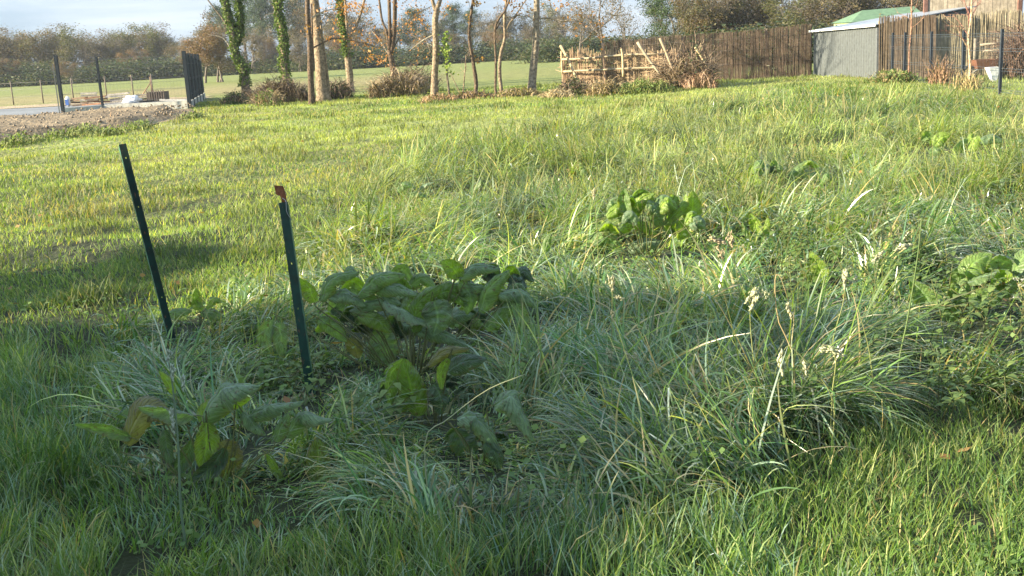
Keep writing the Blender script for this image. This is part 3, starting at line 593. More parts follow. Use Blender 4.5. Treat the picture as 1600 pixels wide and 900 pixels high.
row_tree('slim_pale_trunk', 'slim smooth pale trunk forking at its top, reddish soil at its foot', [([(678, 163), (679, 120), (681, 80), (680, 35), (683, 12)], 11, 9), ([(682, 16), (686, 5), (690, -12)], 7, 6), ([(680, 16), (676, 2), (674, -12)], 6, 5)], 36, PALE, dead=[([(678, 54), (660, 63), (640, 78)], 1.8), ([(678, 72), (668, 68), (665, 62)], 1.2)])
def sapling(name, label, pts, w, Y, bark, leafspec=None, dead=None, lc=((.14, .22, .04), (.24, .3, .06)), grp='thin trunks in the gap of the row', ls=.1):
    b = at(*pts[0], Y); b[2] = 0; o = thing(name, label, 'tree', b, grp); m = MB(); P = np.array([at(x_, y_, Y) for x_, y_ in pts]); P[0, 2] = -.05; P = spline(P, 12)
    m.tube(P, np.linspace(w, w*.6, 12)/1700*Y/2, 7, bark, lump=.08)
    for k in range(4): i = rng.integers(5, 11); grow(m, P[i], P[i]-P[i-1]+rng.normal(0, .2, 3), .5, .01, 1, [], bark)
    for pp, ww in (dead or []): Q = np.array([at(x_, y_, Y) for x_, y_ in pp]); Q = spline(Q, 8); m.tube(Q, np.linspace(ww, ww*.5, 8)/1700*Y/2, 5, bark, cap=False)
    m.build('trunk', M_bark, o)
    if leafspec:
        Q = np.concatenate([np.array([at(px+a, py+b_, Y+G(0, .15)) for a, b_ in G(0, .5, (n, 2))*np.array([rx, ry])]) for px, py, rx, ry, n in leafspec])
        leafquads(Q, ls, lerp(np.array(lc[0]), np.array(lc[1]), U((len(Q), 1))), 'leaves', M_leaf_far, o, asp=.7)
    return o
sapling('ivy_covered_sapling', 'sapling topped with a bright yellow-green ivy tuft', [(701, 162), (701, 140), (698, 110), (697, 62)], 4, 36, GREY, [(697, 60, 9, 12, 60), (696, 80, 8, 16, 90), (698, 100, 7, 12, 50), (705, 112, 9, 6, 14)])
sapling('broken_sapling', 'thin pale sapling with a slanting stick across its foot', [(722, 147), (725, 128), (727, 105), (728, 86)], 2.2, 37, PALE, dead=[([(728, 162), (716, 140), (703, 112)], 2)])
sapling('curved_trunk', 'dark thin trunk curving in an S between saplings', [(742, 160), (744, 130), (739, 95), (733, 60), (735, 30), (741, -14)], 6.5, 36.5, DARKB, [(742, 5, 12, 8, 50), (733, 32, 5, 12, 14), (748, 92, 10, 7, 22)], lc=((.25, .14, .04), (.35, .2, .06)))
sapling('twin_stem_trunk', 'left and darker of two crossing stems before the far field', [(778, 166), (774, 140), (775, 100), (773, 55), (776, 35), (790, 15), (800, -14)], 4.5, 36, DARKB, dead=[([(776, 45), (785, 30)], 2)])
sapling('twin_stem_trunk', 'right and paler of two crossing stems, forked at its top', [(785, 152), (781, 118), (782, 85), (789, 60), (788, 30), (793, -14)], 6, 37, PALE, dead=[([(789, 55), (795, 38), (806, 26), (816, 20)], 3.5), ([(795, 38), (808, 20), (825, -5)], 3)])
row_tree('leaning_pale_trunk', 'stout pale leaning trunk at the right end of the row, before the hurdle', [([(829, 148), (833, 110), (837, 70), (838, 30), (839, -12)], 13, 9)], 37, (.24, .20, .145), dead=[([(838, 30), (855, 28), (880, 33), (900, 32), (915, 38)], 3), ([(900, 33), (915, 48), (922, 58)], 1.5), ([(845, 26), (822, 26), (800, 20)], 2)], leaves=[(875, 8, 14, 8, 50), (800, 8, 16, 8, 24)])

# ------------------------------------------------------------------ bramble and brush heaps between the trunks
def heap(name, label, cat, px0, px1, pyb, pyt, Y, ctw, clf, nt_=420, nl=1300, grp='brush and bramble heaps under the row', up=1.8, lsz=.075):
    A = at(px0, pyb, Y); B = at(px1, pyb, Y); hgt = max(.3, at((px0+px1)/2, pyt, Y)[2]); cx = (A[0]+B[0])/2; wd = (B[0]-A[0])/2
    o = thing(name, label, cat, (cx, Y, 0), grp)
    u = (U(nt_)*2-1)*.9; x = cx+u*wd; y = Y+G(0, .35, nt_); Ln = hgt*(.75+.8*U(nt_))*np.sqrt(1-u*u*.8); az = U(nt_)*6.28
    z0 = terrain(x, y)-.02+hgt*.35*U(nt_)*(1-u*u)
    cc = lerp(np.array(ctw[0]), np.array(ctw[1]), U((nt_, 1)))
    blades('twigs', x, y, Ln, np.full(nt_, .022), az, U(nt_)*.6, up+U(nt_)*1.3, cc, 5, z0=z0, mat=M_bark, parent=o)['kind'] = 'stuff'
    if nl:
        P = np.stack([G(0, .45, nl), G(0, .4, nl), U(nl)**1.3], 1); P[:, 0] = np.clip(P[:, 0], -1, 1); hh = hgt*.85*(1-P[:, 0]**2*.7)*(.75+.5*vn(P[:, 0]*4, P[:, 1], .6, int(px0)))
        Q = np.stack([cx+P[:, 0]*wd, Y+P[:, 1], terrain(cx, Y)+P[:, 2]*hh], 1)
        leafquads(Q, lsz*(.6+.8*U(nl)), lerp(np.array(clf[0]), np.array(clf[1]), U((nl, 1))), 'leaves', M_leaf_far, o, asp=.7)
    return o
BR = ((.10, .07, .05), (.22, .16, .11)); STR = ((.22, .16, .08), (.42, .33, .18)); DG = ((.03, .05, .02), (.07, .09, .03)); GB = ((.08, .09, .03), (.17, .13, .06)); GG = ((.07, .13, .03), (.14, .2, .05))
heap('bramble_thicket', 'dark brown bramble thicket left of the vine-clad trunk', 'bramble', 392, 486, 162, 118, 42, BR, ((.06, .05, .03), (.15, .11, .06)), 700, 1500)
heap('bramble_thicket', 'small olive bramble clump at the front of the dark thicket', 'bramble', 400, 440, 166, 138, 39.5, STR, GG, 220, 500)
heap('bramble_thicket', 'dark green bramble between the thick pale trunk and the forked tree', 'bramble', 508, 552, 158, 122, 43, BR, DG, 400, 900)
heap('low_bush', 'low dark green bush at the foot of the leaning ivy tree', 'bush', 345, 388, 158, 138, 44, BR, ((.03, .06, .02), (.07, .12, .03)), 160, 700)
heap('brush_pile', 'heap of straw-coloured dead branches under the autumn oak', 'brush pile', 572, 672, 152, 112, 42, ((.22, .15, .09), (.44, .34, .20)), GB, 900, 900, up=1.8)
heap('bramble_thicket', 'dark leafless bramble behind the straw-coloured brush pile', 'bramble', 600, 690, 140, 98, 45, BR, DG, 420, 500)
heap('dry_grass_clump', 'orange-brown dry grass around the slim pale trunk', 'dry grass', 655, 716, 168, 150, 35.6, ((.34, .20, .10), (.46, .32, .18)), GB, 420, 80)
heap('leafy_undergrowth', 'low leafy undergrowth around the S-curved trunk', 'undergrowth', 706, 775, 168, 148, 36, BR, ((.16, .12, .05), (.28, .19, .08)), 300, 420)
heap('leafy_undergrowth', 'green and brown undergrowth left of the leaning pale trunk', 'undergrowth', 768, 850, 166, 140, 36, STR, ((.09, .10, .03), (.26, .2, .08)), 420, 700)
heap('dry_grass_clump', 'round hummock of drooping straw grass before the hurdle', 'dry grass', 845, 896, 162, 138, 34.5, ((.30, .23, .12), (.5, .4, .22)), GB, 700, 0, up=1.9)
heap('low_bush', 'dark green bush at the foot of the slanting hurdle pole', 'bush', 872, 925, 158, 116, 36.2, BR, DG, 220, 800)
heap('low_bush', 'greenish brown bush before the middle of the hurdle', 'bush', 915, 975, 150, 120, 35, STR, ((.08, .10, .03), (.22, .15, .07)), 380, 700)
heap('low_bush', 'bright green weeds below the right half of the hurdle', 'weeds', 958, 1052, 148, 120, 34.6, ((.12, .15, .04), (.24, .25, .08)), ((.07, .13, .03), (.16, .22, .05)), 500, 900)
bp_ = heap('brush_pile', 'big pile of grey-brown cut branches at the right end of the hurdle', 'brush pile', 1030, 1116, 142, 88, 36, ((.15, .11, .07), (.34, .26, .16)), ((.06, .08, .03), (.16, .13, .06)), 1300, 1600, up=1.9)
m = MB()
for k in range(150):
    x_ = at(1036+74*rng.random(), 120, 36)[0]; z_ = .1+1.2*rng.random()*(1-.3*rng.random()); y_ = 36+rng.normal(0, .3); an_ = rng.normal(.25, .9); l_ = .5+.9*rng.random(); dx_, dz_ = math.sin(an_)*l_*.5, math.cos(an_)*l_*.5
    if z_-dz_ < 0: z_ = dz_
    if z_+abs(dz_) > 1.55: z_ = 1.55-abs(dz_)
    q_ = rng.normal(0, .05, 3); m.tube(spline([(x_-dx_, y_-.1, z_-dz_), np.array((x_, y_, z_))+q_, (x_+dx_, y_+.15*rng.random(), z_+dz_)], 5), [.014, .013, .011, .009, .005], 4, lerp((.12, .085, .06), (.40, .31, .2), rng.random()**1.5), cap=False)
m.build('branches', M_bark, bp_)
heap('brush_pile', 'low reddish sticks spilling at the front of the cut-branch pile', 'brush pile', 1065, 1118, 142, 108, 35, ((.30, .17, .10), (.42, .3, .2)), GB, 300, 60, up=1.6)
heap('climbing_ivy', 'dark green ivy hanging over the top of the cut-branch pile', 'ivy', 1066, 1104, 110, 46, 35.6, BR, DG, 60, 260)

# ------------------------------------------------------------------ stick hurdle
hb = at(877, 120, 37); hb[2] = 0
hur = thing('stick_hurdle', 'rustic hurdle of sticks, rails and heather before the reed fence', 'hurdle', hb)
def pole(nm, pts, w, Y, c, parent, dy=0):
    m = MB(); P = np.array([at(a, b, Y) for a, b in pts]); P[:, 1] += np.linspace(0, dy, len(P)); P = spline(P, 9); m.tube(P, np.linspace(w, w*.8, 9)/1700*Y/2, 8, c, lump=.12); return m.build(nm, M_wood, parent)
A = at(879, 118, 38.6); B = at(1060, 112, 36.3)
def reedstrips(A, B, z0, z1, bw, cols, th=.02, ragged=.06, z1b=None, patch=1.5, seed=0):
    n = int(np.linalg.norm(np.array(B[:2])-np.array(A[:2]))/bw); d = (np.array(B[:2])-np.array(A[:2])); d = d/np.linalg.norm(d); nn = np.array([-d[1], d[0]])
    t = (np.arange(n)+.5)/n+G(0, .3, n)/n; P = np.array(A[:2])+(np.array(B[:2])-np.array(A[:2]))*t[:, None]
    ln = (G(0, .035, n)); zt = z1+((z1 if z1b is None else z1b)-z1)*t+G(0, ragged, n)*.6-np.abs(G(0, ragged, n))*(U(n) < .2)*2+ragged*(vn(t*n*bw, t*0, .45, seed)-.5)*2; off = G(0, th, n)
    w = bw*(.6+.5*U(n)); V = []; 
    for s_, o_ in ((-1, 0), (1, 0), (0, -1)):
        for zi in (0, 1):
            base = P+nn*(off[:, None]+o_*w[:, None]*.7)+d*(s_*w[:, None])+(d*ln[:, None] if zi else 0)
            V.append(np.column_stack([base, zt if zi else np.full(n, z0)]))
    V = np.stack(V, 1)            # n,6,3 : a0 a1 b0 b1 c0 c1
    q = (np.arange(n)*6)[:, None]; Q = np.concatenate([q+np.array([[0, 4, 5, 1]]), q+np.array([[4, 2, 3, 5]]), q+np.array([[2, 0, 1, 3]])]); T = np.concatenate([q+np.array([[1, 5, 3]])])
    C = np.array(cols); ti = vn(t*n*bw, t*0, patch, seed)*.6+U(n)*.4; ci = np.clip(ti, 0, .999)*(len(C)-1); c0 = ci.astype(int); cc = (C[c0]+(C[np.minimum(c0+1, len(C)-1)]-C[c0])*(ci-c0)[:, None])*(.86+.28*U((n, 1)))
    cc = np.repeat(cc[:, None, :], 6, 1); cc[:, 0::2] *= 1.0
    return V.reshape(-1, 3), Q, T, cc.reshape(-1, 3)
def reed_panel(nm, A, B, z0, z1, bw, cols, parent, **k):
    V, Q, T, C = reedstrips(A, B, z0, z1, bw, cols, **k); return mkmesh(nm, V, Q, T, mat=M_wood, colors=C, parent=parent, smooth=False)
reed_panel('heather_mat', A, B, .3, 1.28, .010, [(.22, .14, .09), (.32, .22, .14), (.40, .30, .19), (.28, .22, .12)], hur, th=.05, ragged=.12)
m = MB(); m.wall(A+[0, .06, 0], B+[0, .06, 0], .02, .72, .05, (.34, .25, .17)); 
m.build('backing_board', M_wood, hur, False)
m = MB(); hd = (B-A)/np.linalg.norm(B-A)
for k in range(110):
    t_ = rng.random(); z_ = .25+.95*rng.random(); l_ = .3+.5*rng.random(); s_ = rng.normal(0, .12); c_ = A*[1, 1, 0]+(B-A)*[1, 1, 0]*t_+[0, -.04-.08*rng.random(), z_]
    m.tube([c_-hd*l_*.5-[0, 0, s_*l_], c_+[0, -.02, 0], c_+hd*l_*.5+[0, 0, s_*l_]], [.011, .010, .006], 4, lerp((.16, .10, .07), (.45, .34, .21), rng.random()), cap=False)
m.build('woven_sticks', M_wood, hur)['kind'] = 'stuff'
pole('top_rail', [(877, 93), (900, 92), (935, 89), (975, 85), (1025, 84)], 3.3, 38.4, (.32, .26, .17), hur, -1.9)
pole('lower_rail', [(880, 112), (905, 110), (940, 108), (990, 105), (1040, 104)], 3.3, 38.4, (.32, .26, .17), hur, -2.1)
pole('end_post', [(879, 115), (878, 97), (877, 80)], 4, 38.4, (.4, .3, .18), hur)
pole('post', [(947, 140), (944, 105), (941, 68)], 5, 37.4, (.33, .22, .14), hur)
pole('post', [(974, 120), (973, 90), (971, 76)], 4, 37.05, (.45, .35, .2), hur)
pole('leaning_pole', [(876, 72), (887, 95), (897, 124), (907, 148)], 4.2, 38.0, (.36, .27, .15), hur, -2.2)
pole('leaning_pole', [(996, 66), (1008, 86), (1020, 104), (1028, 116)], 4.4, 36.3, (.30, .25, .17), hur, -.5)
pole('leaning_pole', [(1031, 60), (1038, 78), (1044, 96), (1050, 112)], 4.2, 36.0, (.30, .23, .15), hur, -.4)
pole('leaning_pole', [(1060, 84), (1054, 100), (1047, 118)], 4, 36.4, (.4, .26, .16), hur, -.3)
pole('leaning_pole', [(1086, 74), (1096, 92), (1104, 108)], 3, 35.8, (.5, .38, .22), hur, -.3)

# ------------------------------------------------------------------ reed fence
rf = thing('reed_fence', 'long brown reed fence behind the hurdle, ending at the grey shed', 'fence', (5.6, 43, 0))
X0 = at(945, 100, 44); X1 = at(1268, 100, 40.2)
npan = 5
for i in range(npan):
    a = lerp(X0, X1, i/npan); b = lerp(X0, X1, (i+1)/npan-.002)
    reed_panel('reed_mat', a, b, -.02, lerp(1.62, 1.84, i/npan), .0085, [(.075, .054, .038), (.10, .072, .052), (.125, .092, .066), (.155, .12, .085)], rf, th=.015, ragged=.035, z1b=lerp(1.62, 1.84, (i+1)/npan), patch=1.1, seed=i)
m = MB()
for i in range(npan+1):
    m = MB(); a = lerp(X0, X1, i/npan); m.tube([(a[0], a[1]+.09, -.1), (a[0], a[1]+.09, lerp(1.55, 1.85, i/npan))], .035, 8, (.2, .16, .12)); m.build('post', M_wood, rf)
m = MB()
for zz in (.5, 1.0, 1.42): m.tube([X0*[1, 1, 0]+[0, -.06, zz], X1*[1, 1, 0]+[0, -.06, zz+.1]], .004, 4, (.12, .1, .08))
m.build('wire', M_wire, rf)

# ------------------------------------------------------------------ grey shed
SA = gnd(1271, 121)[:2]; SB = gnd(1379, 125)[:2]; SA = np.array(SA); SB = np.array(SB)
SB = SA+(SB-SA)*.93
shed = thing('metal_shed', 'low grey corrugated metal shed at the end of the reed fence', 'shed', (*SA, 0))
dd = (SB-SA); SLen = np.linalg.norm(dd); dd /= SLen; nn_ = np.array([dd[1], -dd[0]]);
if nn_[0] > 0: nn_ = -nn_                       # towards the meadow
def corrugated(A, B, zf0, zf1, pitch, depth, c, outw):
    A = np.array(A); B = np.array(B); Ln = np.linalg.norm(B-A); d = (B-A)/Ln; n = int(Ln/pitch); V = []; F = []
    pr = [(0, 0), (.30, 0), (.42, 1), (.72, 1), (.84, 0)]
    pts = [((i+t)*pitch, h) for i in range(n) for t, h in pr]+[(Ln, 0)]
    for s_, h in pts:
        p = A+d*s_+outw*h*depth; t = s_/Ln; V += [(p[0], p[1], zf0), (p[0], p[1], zf1[0]+(zf1[1]-zf1[0])*t)]
    F = [(2*i, 2*i+2, 2*i+3, 2*i+1) for i in range(len(pts)-1)]; return V, F
m = MB(); V, F = corrugated(SA, SB, 0, (1.58, 1.66), .16, .022, 0, nn_); m.add(V, F, (.085, .096, .10))
bk = -nn_*3.2
V, F = corrugated(SB, SB+bk, 0, (1.66, 2.05), .16, .022, 0, dd); m.add(V, F, (.08, .09, .096)); V, F = corrugated(SA, SA+bk, 0, (1.58, 1.97), .16, .022, 0, -dd); m.add(V, F, (.08, .09, .096))
V, F = corrugated(SA+bk, SB+bk, 0, (1.97, 2.05), .16, .022, 0, -nn_); m.add(V, F, (.08, .09, .096)); m.build('wall', M_paint, shed, False)
m = MB(); o1 = nn_*.12
rA, rB, rC, rD = SA+o1-dd*.08, SB+o1+dd*.08, SB+bk*1.04+dd*.08, SA+bk*1.04-dd*.08
m.add([(*rA, 1.60), (*rB, 1.68), (*rC, 2.09), (*rD, 2.01), (*rA, 1.63), (*rB, 1.71), (*rC, 2.12), (*rD, 2.04)], [(0, 3, 2, 1), (4, 5, 6, 7), (0, 1, 5, 4), (1, 2, 6, 5), (2, 3, 7, 6), (3, 0, 4, 7)], (.24, .27, .31)); m.build('roof', M_paint, shed, False)
m = MB(); m.add([(*(rA+nn_*.03), 1.57), (*(rB+nn_*.03), 1.65), (*(rB+nn_*.03), 1.72), (*(rA+nn_*.03), 1.64), (*(rA+nn_*.005), 1.57), (*(rB+nn_*.005), 1.65), (*(rB+nn_*.005), 1.72), (*(rA+nn_*.005), 1.64)], [(0, 1, 2, 3), (7, 6, 5, 4), (3, 2, 6, 7), (0, 4, 5, 1), (0, 3, 7, 4), (1, 5, 6, 2)], (.7, .72, .7)); m.build('fascia', M_paint, shed, False)
m = MB(); cpos = SB+nn_*.03+dd*.04; m.box((cpos[0], cpos[1], .8), (.07, .07, 1.6), colr=(.12, .13, .14)); m.build('corner_trim', M_paint, shed, False)
# green-roofed outbuilding
gb = at(1395, 60, 56); gh = thing('green_roofed_shed', 'pale green shed with a green felt roof behind the grey shed', 'shed', (gb[0], 56, 0))
a = at(1331, 34, 56); b = at(1442, 22, 56)
m = MB(); m.box(((a[0]+b[0])/2, 57.5, a[2]/2), (b[0]-a[0], 3, a[2]), colr=(.28, .36, .18)); m.build('wall', M_wood, gh, False)
m = MB(); rx0, rx1 = a[0]-.1, b[0]+.1; z_ = a[2]; m.add([(rx0, 55.85, z_-.03), (rx1, 55.85, z_+.08), (rx1, 57.5, z_+.62), (rx0+1.1, 57.5, z_+.55), (rx1, 59.2, z_), (rx0, 59.2, z_)], [(0, 1, 2, 3), (3, 2, 4, 5), (0, 3, 5), (0, 5, 4, 1)], (.10, .17, .10)); m.build('roof', M_plain, gh, False)
m = MB(); m.box((b[0]-.35, 55.97, z_-.1), (.25, .05, .22), colr=(.05, .06, .07)); m.build('window', M_paint, gh, False)
# wooden building at the right edge
wb = at(1517, 60, 37.6); wh = thing('wooden_building', 'tall pale plank-clad building rising above the reed screens at the right', 'building', (wb[0], 37.6, 0))
a = at(1444, 60, 37.5); b = at(1590, 60, 36.6); m = MB(); plank_wall(m, a, b, 0, 4.3, .115, (.21, .185, .145), (.27, .235, .185), .03)
plank_wall(m, (b[0]+.1, b[1]), (b[0]*1.16, b[1]+6), 0, 4.3, .12, (.17, .11, .085), (.2, .13, .10)); plank_wall(m, (a[0]-.02, a[1]+.05), (a[0]*1.165, a[1]+6), 0, 4.3, .12, (.17, .11, .085), (.2, .13, .10)); plank_wall(m, (a[0]*1.165, a[1]+6), (b[0]*1.16, b[1]+6), 0, 4.3, .12, (.3, .2, .15), (.36, .26, .2)); m.build('wall', M_wood, wh, False)
for px_, p_ in ((1444, a), (1590, b)):
    m = MB(); m.box((p_[0], p_[1]-.04, 2.15), (.13, .09, 4.3), colr=(.16, .09, .07)); m.build('corner_board', M_wood, wh, False)
m = MB(); m.add([(a[0]-.4, a[1]-.4, 4.28), (b[0]+.6, b[1]-.4, 4.28), (b[0]*1.08+.6, b[1]+3.2, 5.4), (a[0]*1.08-.4, a[1]+3.2, 5.4), (b[0]*1.16+.6, b[1]+6.6, 4.28), (a[0]*1.16-.4, a[1]+6.6, 4.28)], [(0, 1, 2, 3), (3, 2, 4, 5), (0, 3, 5), (1, 4, 2), (0, 5, 4, 1)], (.2, .12, .1)); m.build('roof', M_plain, wh, False)
# reed screens of the garden
sc1 = thing('heather_screen', 'dark brown heather screen standing between grey shed and bamboo screen', 'fence', (*at(1420, 100, 35)[:2], 0))
p0 = np.array([SB[0]+.02, SB[1]-.12, 0]); p1 = at(1462, 100, 33.2)
for i in range(2): reed_panel('heather_mat', lerp(p0, p1, i/2), lerp(p0, p1, i/2+.495), -.02, 1.9, .013, [(.06, .045, .032), (.085, .062, .045), (.11, .082, .058), (.065, .055, .038)], sc1, th=.02, ragged=.05, patch=1.3, seed=20+i)
for i in range(3): q_ = lerp(p0, p1, i/2); m = MB(); m.tube([(q_[0], q_[1]+.09, -.1), (q_[0], q_[1]+.09, 1.8)], .035, 7, (.2, .15, .1)); m.build('post', M_wood, sc1)
sc2 = thing('bamboo_screen', 'pale straw-coloured bamboo screen in front of the plank building', 'fence', (*at(1530, 100, 33)[:2], 0))
p0 = at(1462, 100, 33.5); p1 = at(1720, 100, 31.5)
for i in range(3): reed_panel('bamboo_mat', lerp(p0, p1, i/3), lerp(p0, p1, i/3+.332), -.02, 1.87, .011, [(.12, .105, .07), (.19, .165, .11), (.26, .225, .155), (.21, .18, .12)], sc2, th=.02, ragged=.06, patch=.9, seed=30+i)
for i in range(4): q_ = lerp(p0, p1, i/3); m = MB(); m.tube([(q_[0], q_[1]+.09, -.1), (q_[0], q_[1]+.09, 1.8)], .035, 7, (.25, .2, .13)); m.build('post', M_wood, sc2)
# garden oddments behind the wire
def blob(name, c, r, colr, mat, parent, sub=2, rough=.12):
    import bmesh
    bm = bmesh.new(); bmesh.ops.create_icosphere(bm, subdivisions=sub, radius=1); V = np.array([v.co[:] for v in bm.verts]); F = [tuple(v.index for v in f.verts) for f in bm.faces]; bm.free()
    V = V*(1+rough*(vn(V[:, 0]*3+V[:, 2]*5, V[:, 1]*3, .7, 5)-.5)*2)[:, None]*np.array(r)+np.array(c); m = MB(); m.add(V, F, colr); return m.build(name, mat, parent)
wbp = at(1538, 96, 31); 
wb_ = thing('wheelbarrow', 'old wheelbarrow with a rusty orange tray parked before the bamboo screen', 'wheelbarrow', (wbp[0], 31, 0))
x0, z0_ = wbp[0], .52
m = MB(); m.add([(x0-.28, 30.75, z0_-.18), (x0+.2, 30.75, z0_-.18), (x0+.2, 31.25, z0_-.18), (x0-.28, 31.25, z0_-.18), (x0-.36, 30.70, z0_+.06), (x0+.28, 30.70, z0_+.06), (x0+.28, 31.30, z0_+.06), (x0-.36, 31.30, z0_+.06)], [(0, 3, 2, 1), (0, 1, 5, 4), (1, 2, 6, 5), (2, 3, 7, 6), (3, 0, 4, 7)], (.16, .07, .045)); m.build('tray', M_paint, wb_, False)
m = MB(); th_ = np.linspace(0, 6.283, 17); 
m.tube([(x0-.42+.2*math.cos(t_), 31, .2+.2*math.sin(t_)) for t_ in th_], .045, 7, (.03, .03, .03)); m.build('wheel', M_plain, wb_)
for s_ in (-.22, .22): m = MB(); m.tube([(x0-.42, 31+s_*.4, .2), (x0-.1, 31+s_, .42), (x0+.9, 31+s_*1.1, .62)], .018, 6, (.12, .12, .12)); m.build('handle', M_paint, wb_)
for s_ in (-.2, .2): m = MB(); m.tube([(x0+.22, 31+s_, .45), (x0+.28, 31+s_, .0)], .016, 6, (.12, .12, .12)); m.build('leg', M_paint, wb_)
tp = at(1554, 111, 29); tr_ = setattrs(None or (lambda: (lambda mm: (mm.add([(tp[0]-.14, 29, tp[2]+.1), (tp[0]+.14, 29, tp[2]+.1), (tp[0]+.14, 29.3, tp[2]+.1), (tp[0]-.14, 29.3, tp[2]+.1), (tp[0]+.02, 29.08, 0.02), (tp[0]+.1, 29.08, 0.02), (tp[0]+.1, 29.22, 0.02), (tp[0]+.02, 29.22, .02)], [(0, 1, 2, 3), (0, 4, 5, 1), (1, 5, 6, 2), (2, 6, 7, 3), (3, 7, 4, 0), (4, 7, 6, 5)], (.75, .76, .76)), mm.build('plastic_planter', M_paint, None, False))[1])(MB()))(), 'small white tapered plastic planter behind the wire fence', 'planter')
tb = thing('wooden_rack', 'weathered low wooden rack with two rails before the bamboo screen', 'rack', (at(1548, 80, 31.8)[0], 31.8, 0))
for (pa, pb) in (((1532, 70), (1600, 64)), ((1536, 80), (1600, 76))): m = MB(); m.tube([at(*pa, 31.8), at(*pb, 31.8)], .035, 6, (.3, .26, .2)); m.build('rail', M_wood, tb)
for px_ in (1524, 1560, 1598): m = MB(); p_ = at(px_, 60, 31.85); m.tube([(p_[0], 31.85, -.05), (p_[0], 31.85, p_[2])], .04, 7, (.2, .18, .14)); m.build('post', M_wood, tb)
heap('garden_shrub', 'dark brown shrub at the far right before the bamboo screen', 'shrub', 1565, 1650, 120, 32, 31, ((.12, .08, .06), (.22, .14, .1)), ((.07, .05, .04), (.14, .10, .07)), 800, 1500, grp=None)
# green mesh fence on the right
mf = thing('wire_mesh_fence', 'dark grey wire mesh fence on slim posts at the right of the meadow', 'fence', (*at(1504, 120, 27.2)[:2], 0))
fp = [(1381, 35.0), (1394, 33.9), (1413, 32.4), (1454, 30), (1504, 27.2), (1563, 24.5), (1640, 21.8), (1740, 19.2)]
fpp = [np.array([*at(px_, 120, Y_)[:2], 0]) for px_, Y_ in fp]
for p_ in fpp:
    m = MB(); m.box((p_[0], p_[1], .68), (.06, .05, 1.5), rz=.1, colr=(.03, .038, .05)); pst = m.build('post', M_dark, mf, False)
def mesh_panel(a, b, z0, z1, mf, dv=.1, c=(.05, .065, .08), hz=None):
    m = MB(); n = int(np.linalg.norm(b-a)/dv)
    for i in range(1, n): q_ = lerp(a, b, i/n); m.tube([(q_[0], q_[1], z0), (q_[0], q_[1], z1)], .0022, 3, c, cap=False)
    for zz in hz: m.tube([a*[1, 1, 0]+[0, 0, zz], b*[1, 1, 0]+[0, 0, zz]], .004, 4, c, cap=False)
    return m.build('mesh_panel', M_wire, mf)
for a, b in zip(fpp[:-1], fpp[1:]): mesh_panel(a+[0, -.03, 0], b+[0, -.03, 0], .05, 1.36, mf, hz=(.06, .12, .52, .58, .95, 1.01, 1.28, 1.34))
# two saplings by the fence
sapling('young_tree', 'thin reddish sapling standing just behind the first mesh panels', [(1420, 122), (1421, 80), (1424, 40), (1425, -14)], 3.2, 32.5, (.26, .15, .10), grp='saplings by the mesh fence', dead=[([(1425, 20), (1432, 8), (1436, -6)], 1.2)])
yt = thing('young_tree', 'bare sapling with reddish twigs left of the nearest full mesh post', 'tree', (*at(1515, 140, 26.5)[:2], 0), 'saplings by the mesh fence')
m = MB(); P = spline([at(1514, 141, 26.5)*[1, 1, 0], at(1516, 100, 26.5), at(1513, 60, 26.5), at(1517, 30, 26.5), at(1519, -25, 26.5)], 14); m.tube(P, np.linspace(.034, .018, 14), 7, (.42, .3, .2), lump=.07)
for i in (7, 8, 9, 9, 10, 10, 11, 12): grow(m, P[i], rng.normal(0, .5, 3)+np.array([0, 0, .9]), .75, .009, 2, [], (.27, .13, .10), wig=.4, kids=3)
grow(m, P[5], np.array([-.5, 0, 1.]), .75, .022, 1, [], (.2, .15, .1)); grow(m, P[6], np.array([-1, 0, .7]), .55, .01, 2, [], (.27, .13, .1)); m.build('trunk', M_bark, yt)
heap('weed_clump', 'green and rust-brown weeds at the corner of the grey shed', 'weeds', 1362, 1430, 138, 108, 32, ((.2, .16, .08), (.3, .24, .1)), ((.08, .14, .04), (.16, .18, .06)), 200, 1300, grp='weeds along the mesh fence')
heap('weed_clump', 'rusty dock stalks between the mesh posts', 'weeds', 1455, 1485, 135, 100, 29, ((.18, .11, .07), (.26, .17, .1)), GB, 160, 100, grp='weeds along the mesh fence', up=.4)
heap('weed_clump', 'dry brown tuft at the foot of the bare sapling', 'weeds', 1502, 1522, 142, 118, 26.4, ((.22, .17, .08), (.32, .26, .13)), GB, 120, 40, grp='weeds along the mesh fence', up=.5)

# ------------------------------------------------------------------ left: fence, kerb boards, debris
lf = thing('dark_panel_fence', 'dark slatted metal fence running away beside the yard', 'fence', (*gnd(297, 170)[:2], 0))
A = np.array(gnd(297, 170)); B = at(320, 150, 53.0)*[1, 1, 0]
for k in range(5):
    a = lerp(A, B, k/5); b = lerp(A, B, (k+1)/5); m = MB(); d = (b-a)/np.linalg.norm(b-a); nv = int(np.linalg.norm(b-a)/.05)
    for i in range(nv): m.wall(a+d*(.05*i+.004), a+d*(.05*i+.046), .30, lerp(2.0, 1.72, k/5), .012, (.035, .045, .05))
    for zz in (.5, 1.05, 1.1, 1.65): m.wall(a, b, zz, zz+.035, .05, (.05, .06, .07))
    m.build('slat_panel', M_dark, lf, False)
    m = MB(); m.wall(a+d*.06, b-d*.06, 0, .27, .06, (.34, .34, .31)); m.build('concrete_board', M_plain, lf, False)
    m = MB(); m.box((a[0], a[1], 1.03 if k else 1.06), (.1 if k else .13, .1, 2.06 if k else 2.14), colr=(.018, .026, .034)); m.build('post', M_dark, lf, False)
ff_ = thing('mesh_fence_front', 'nearly transparent mesh fence on a low concrete kerb between black posts', 'fence', (*gnd(162, 177)[:2], 0))
a0 = np.array(gnd(100, 182.5)); a1 = np.array(gnd(162, 177)); a2 = A.copy()
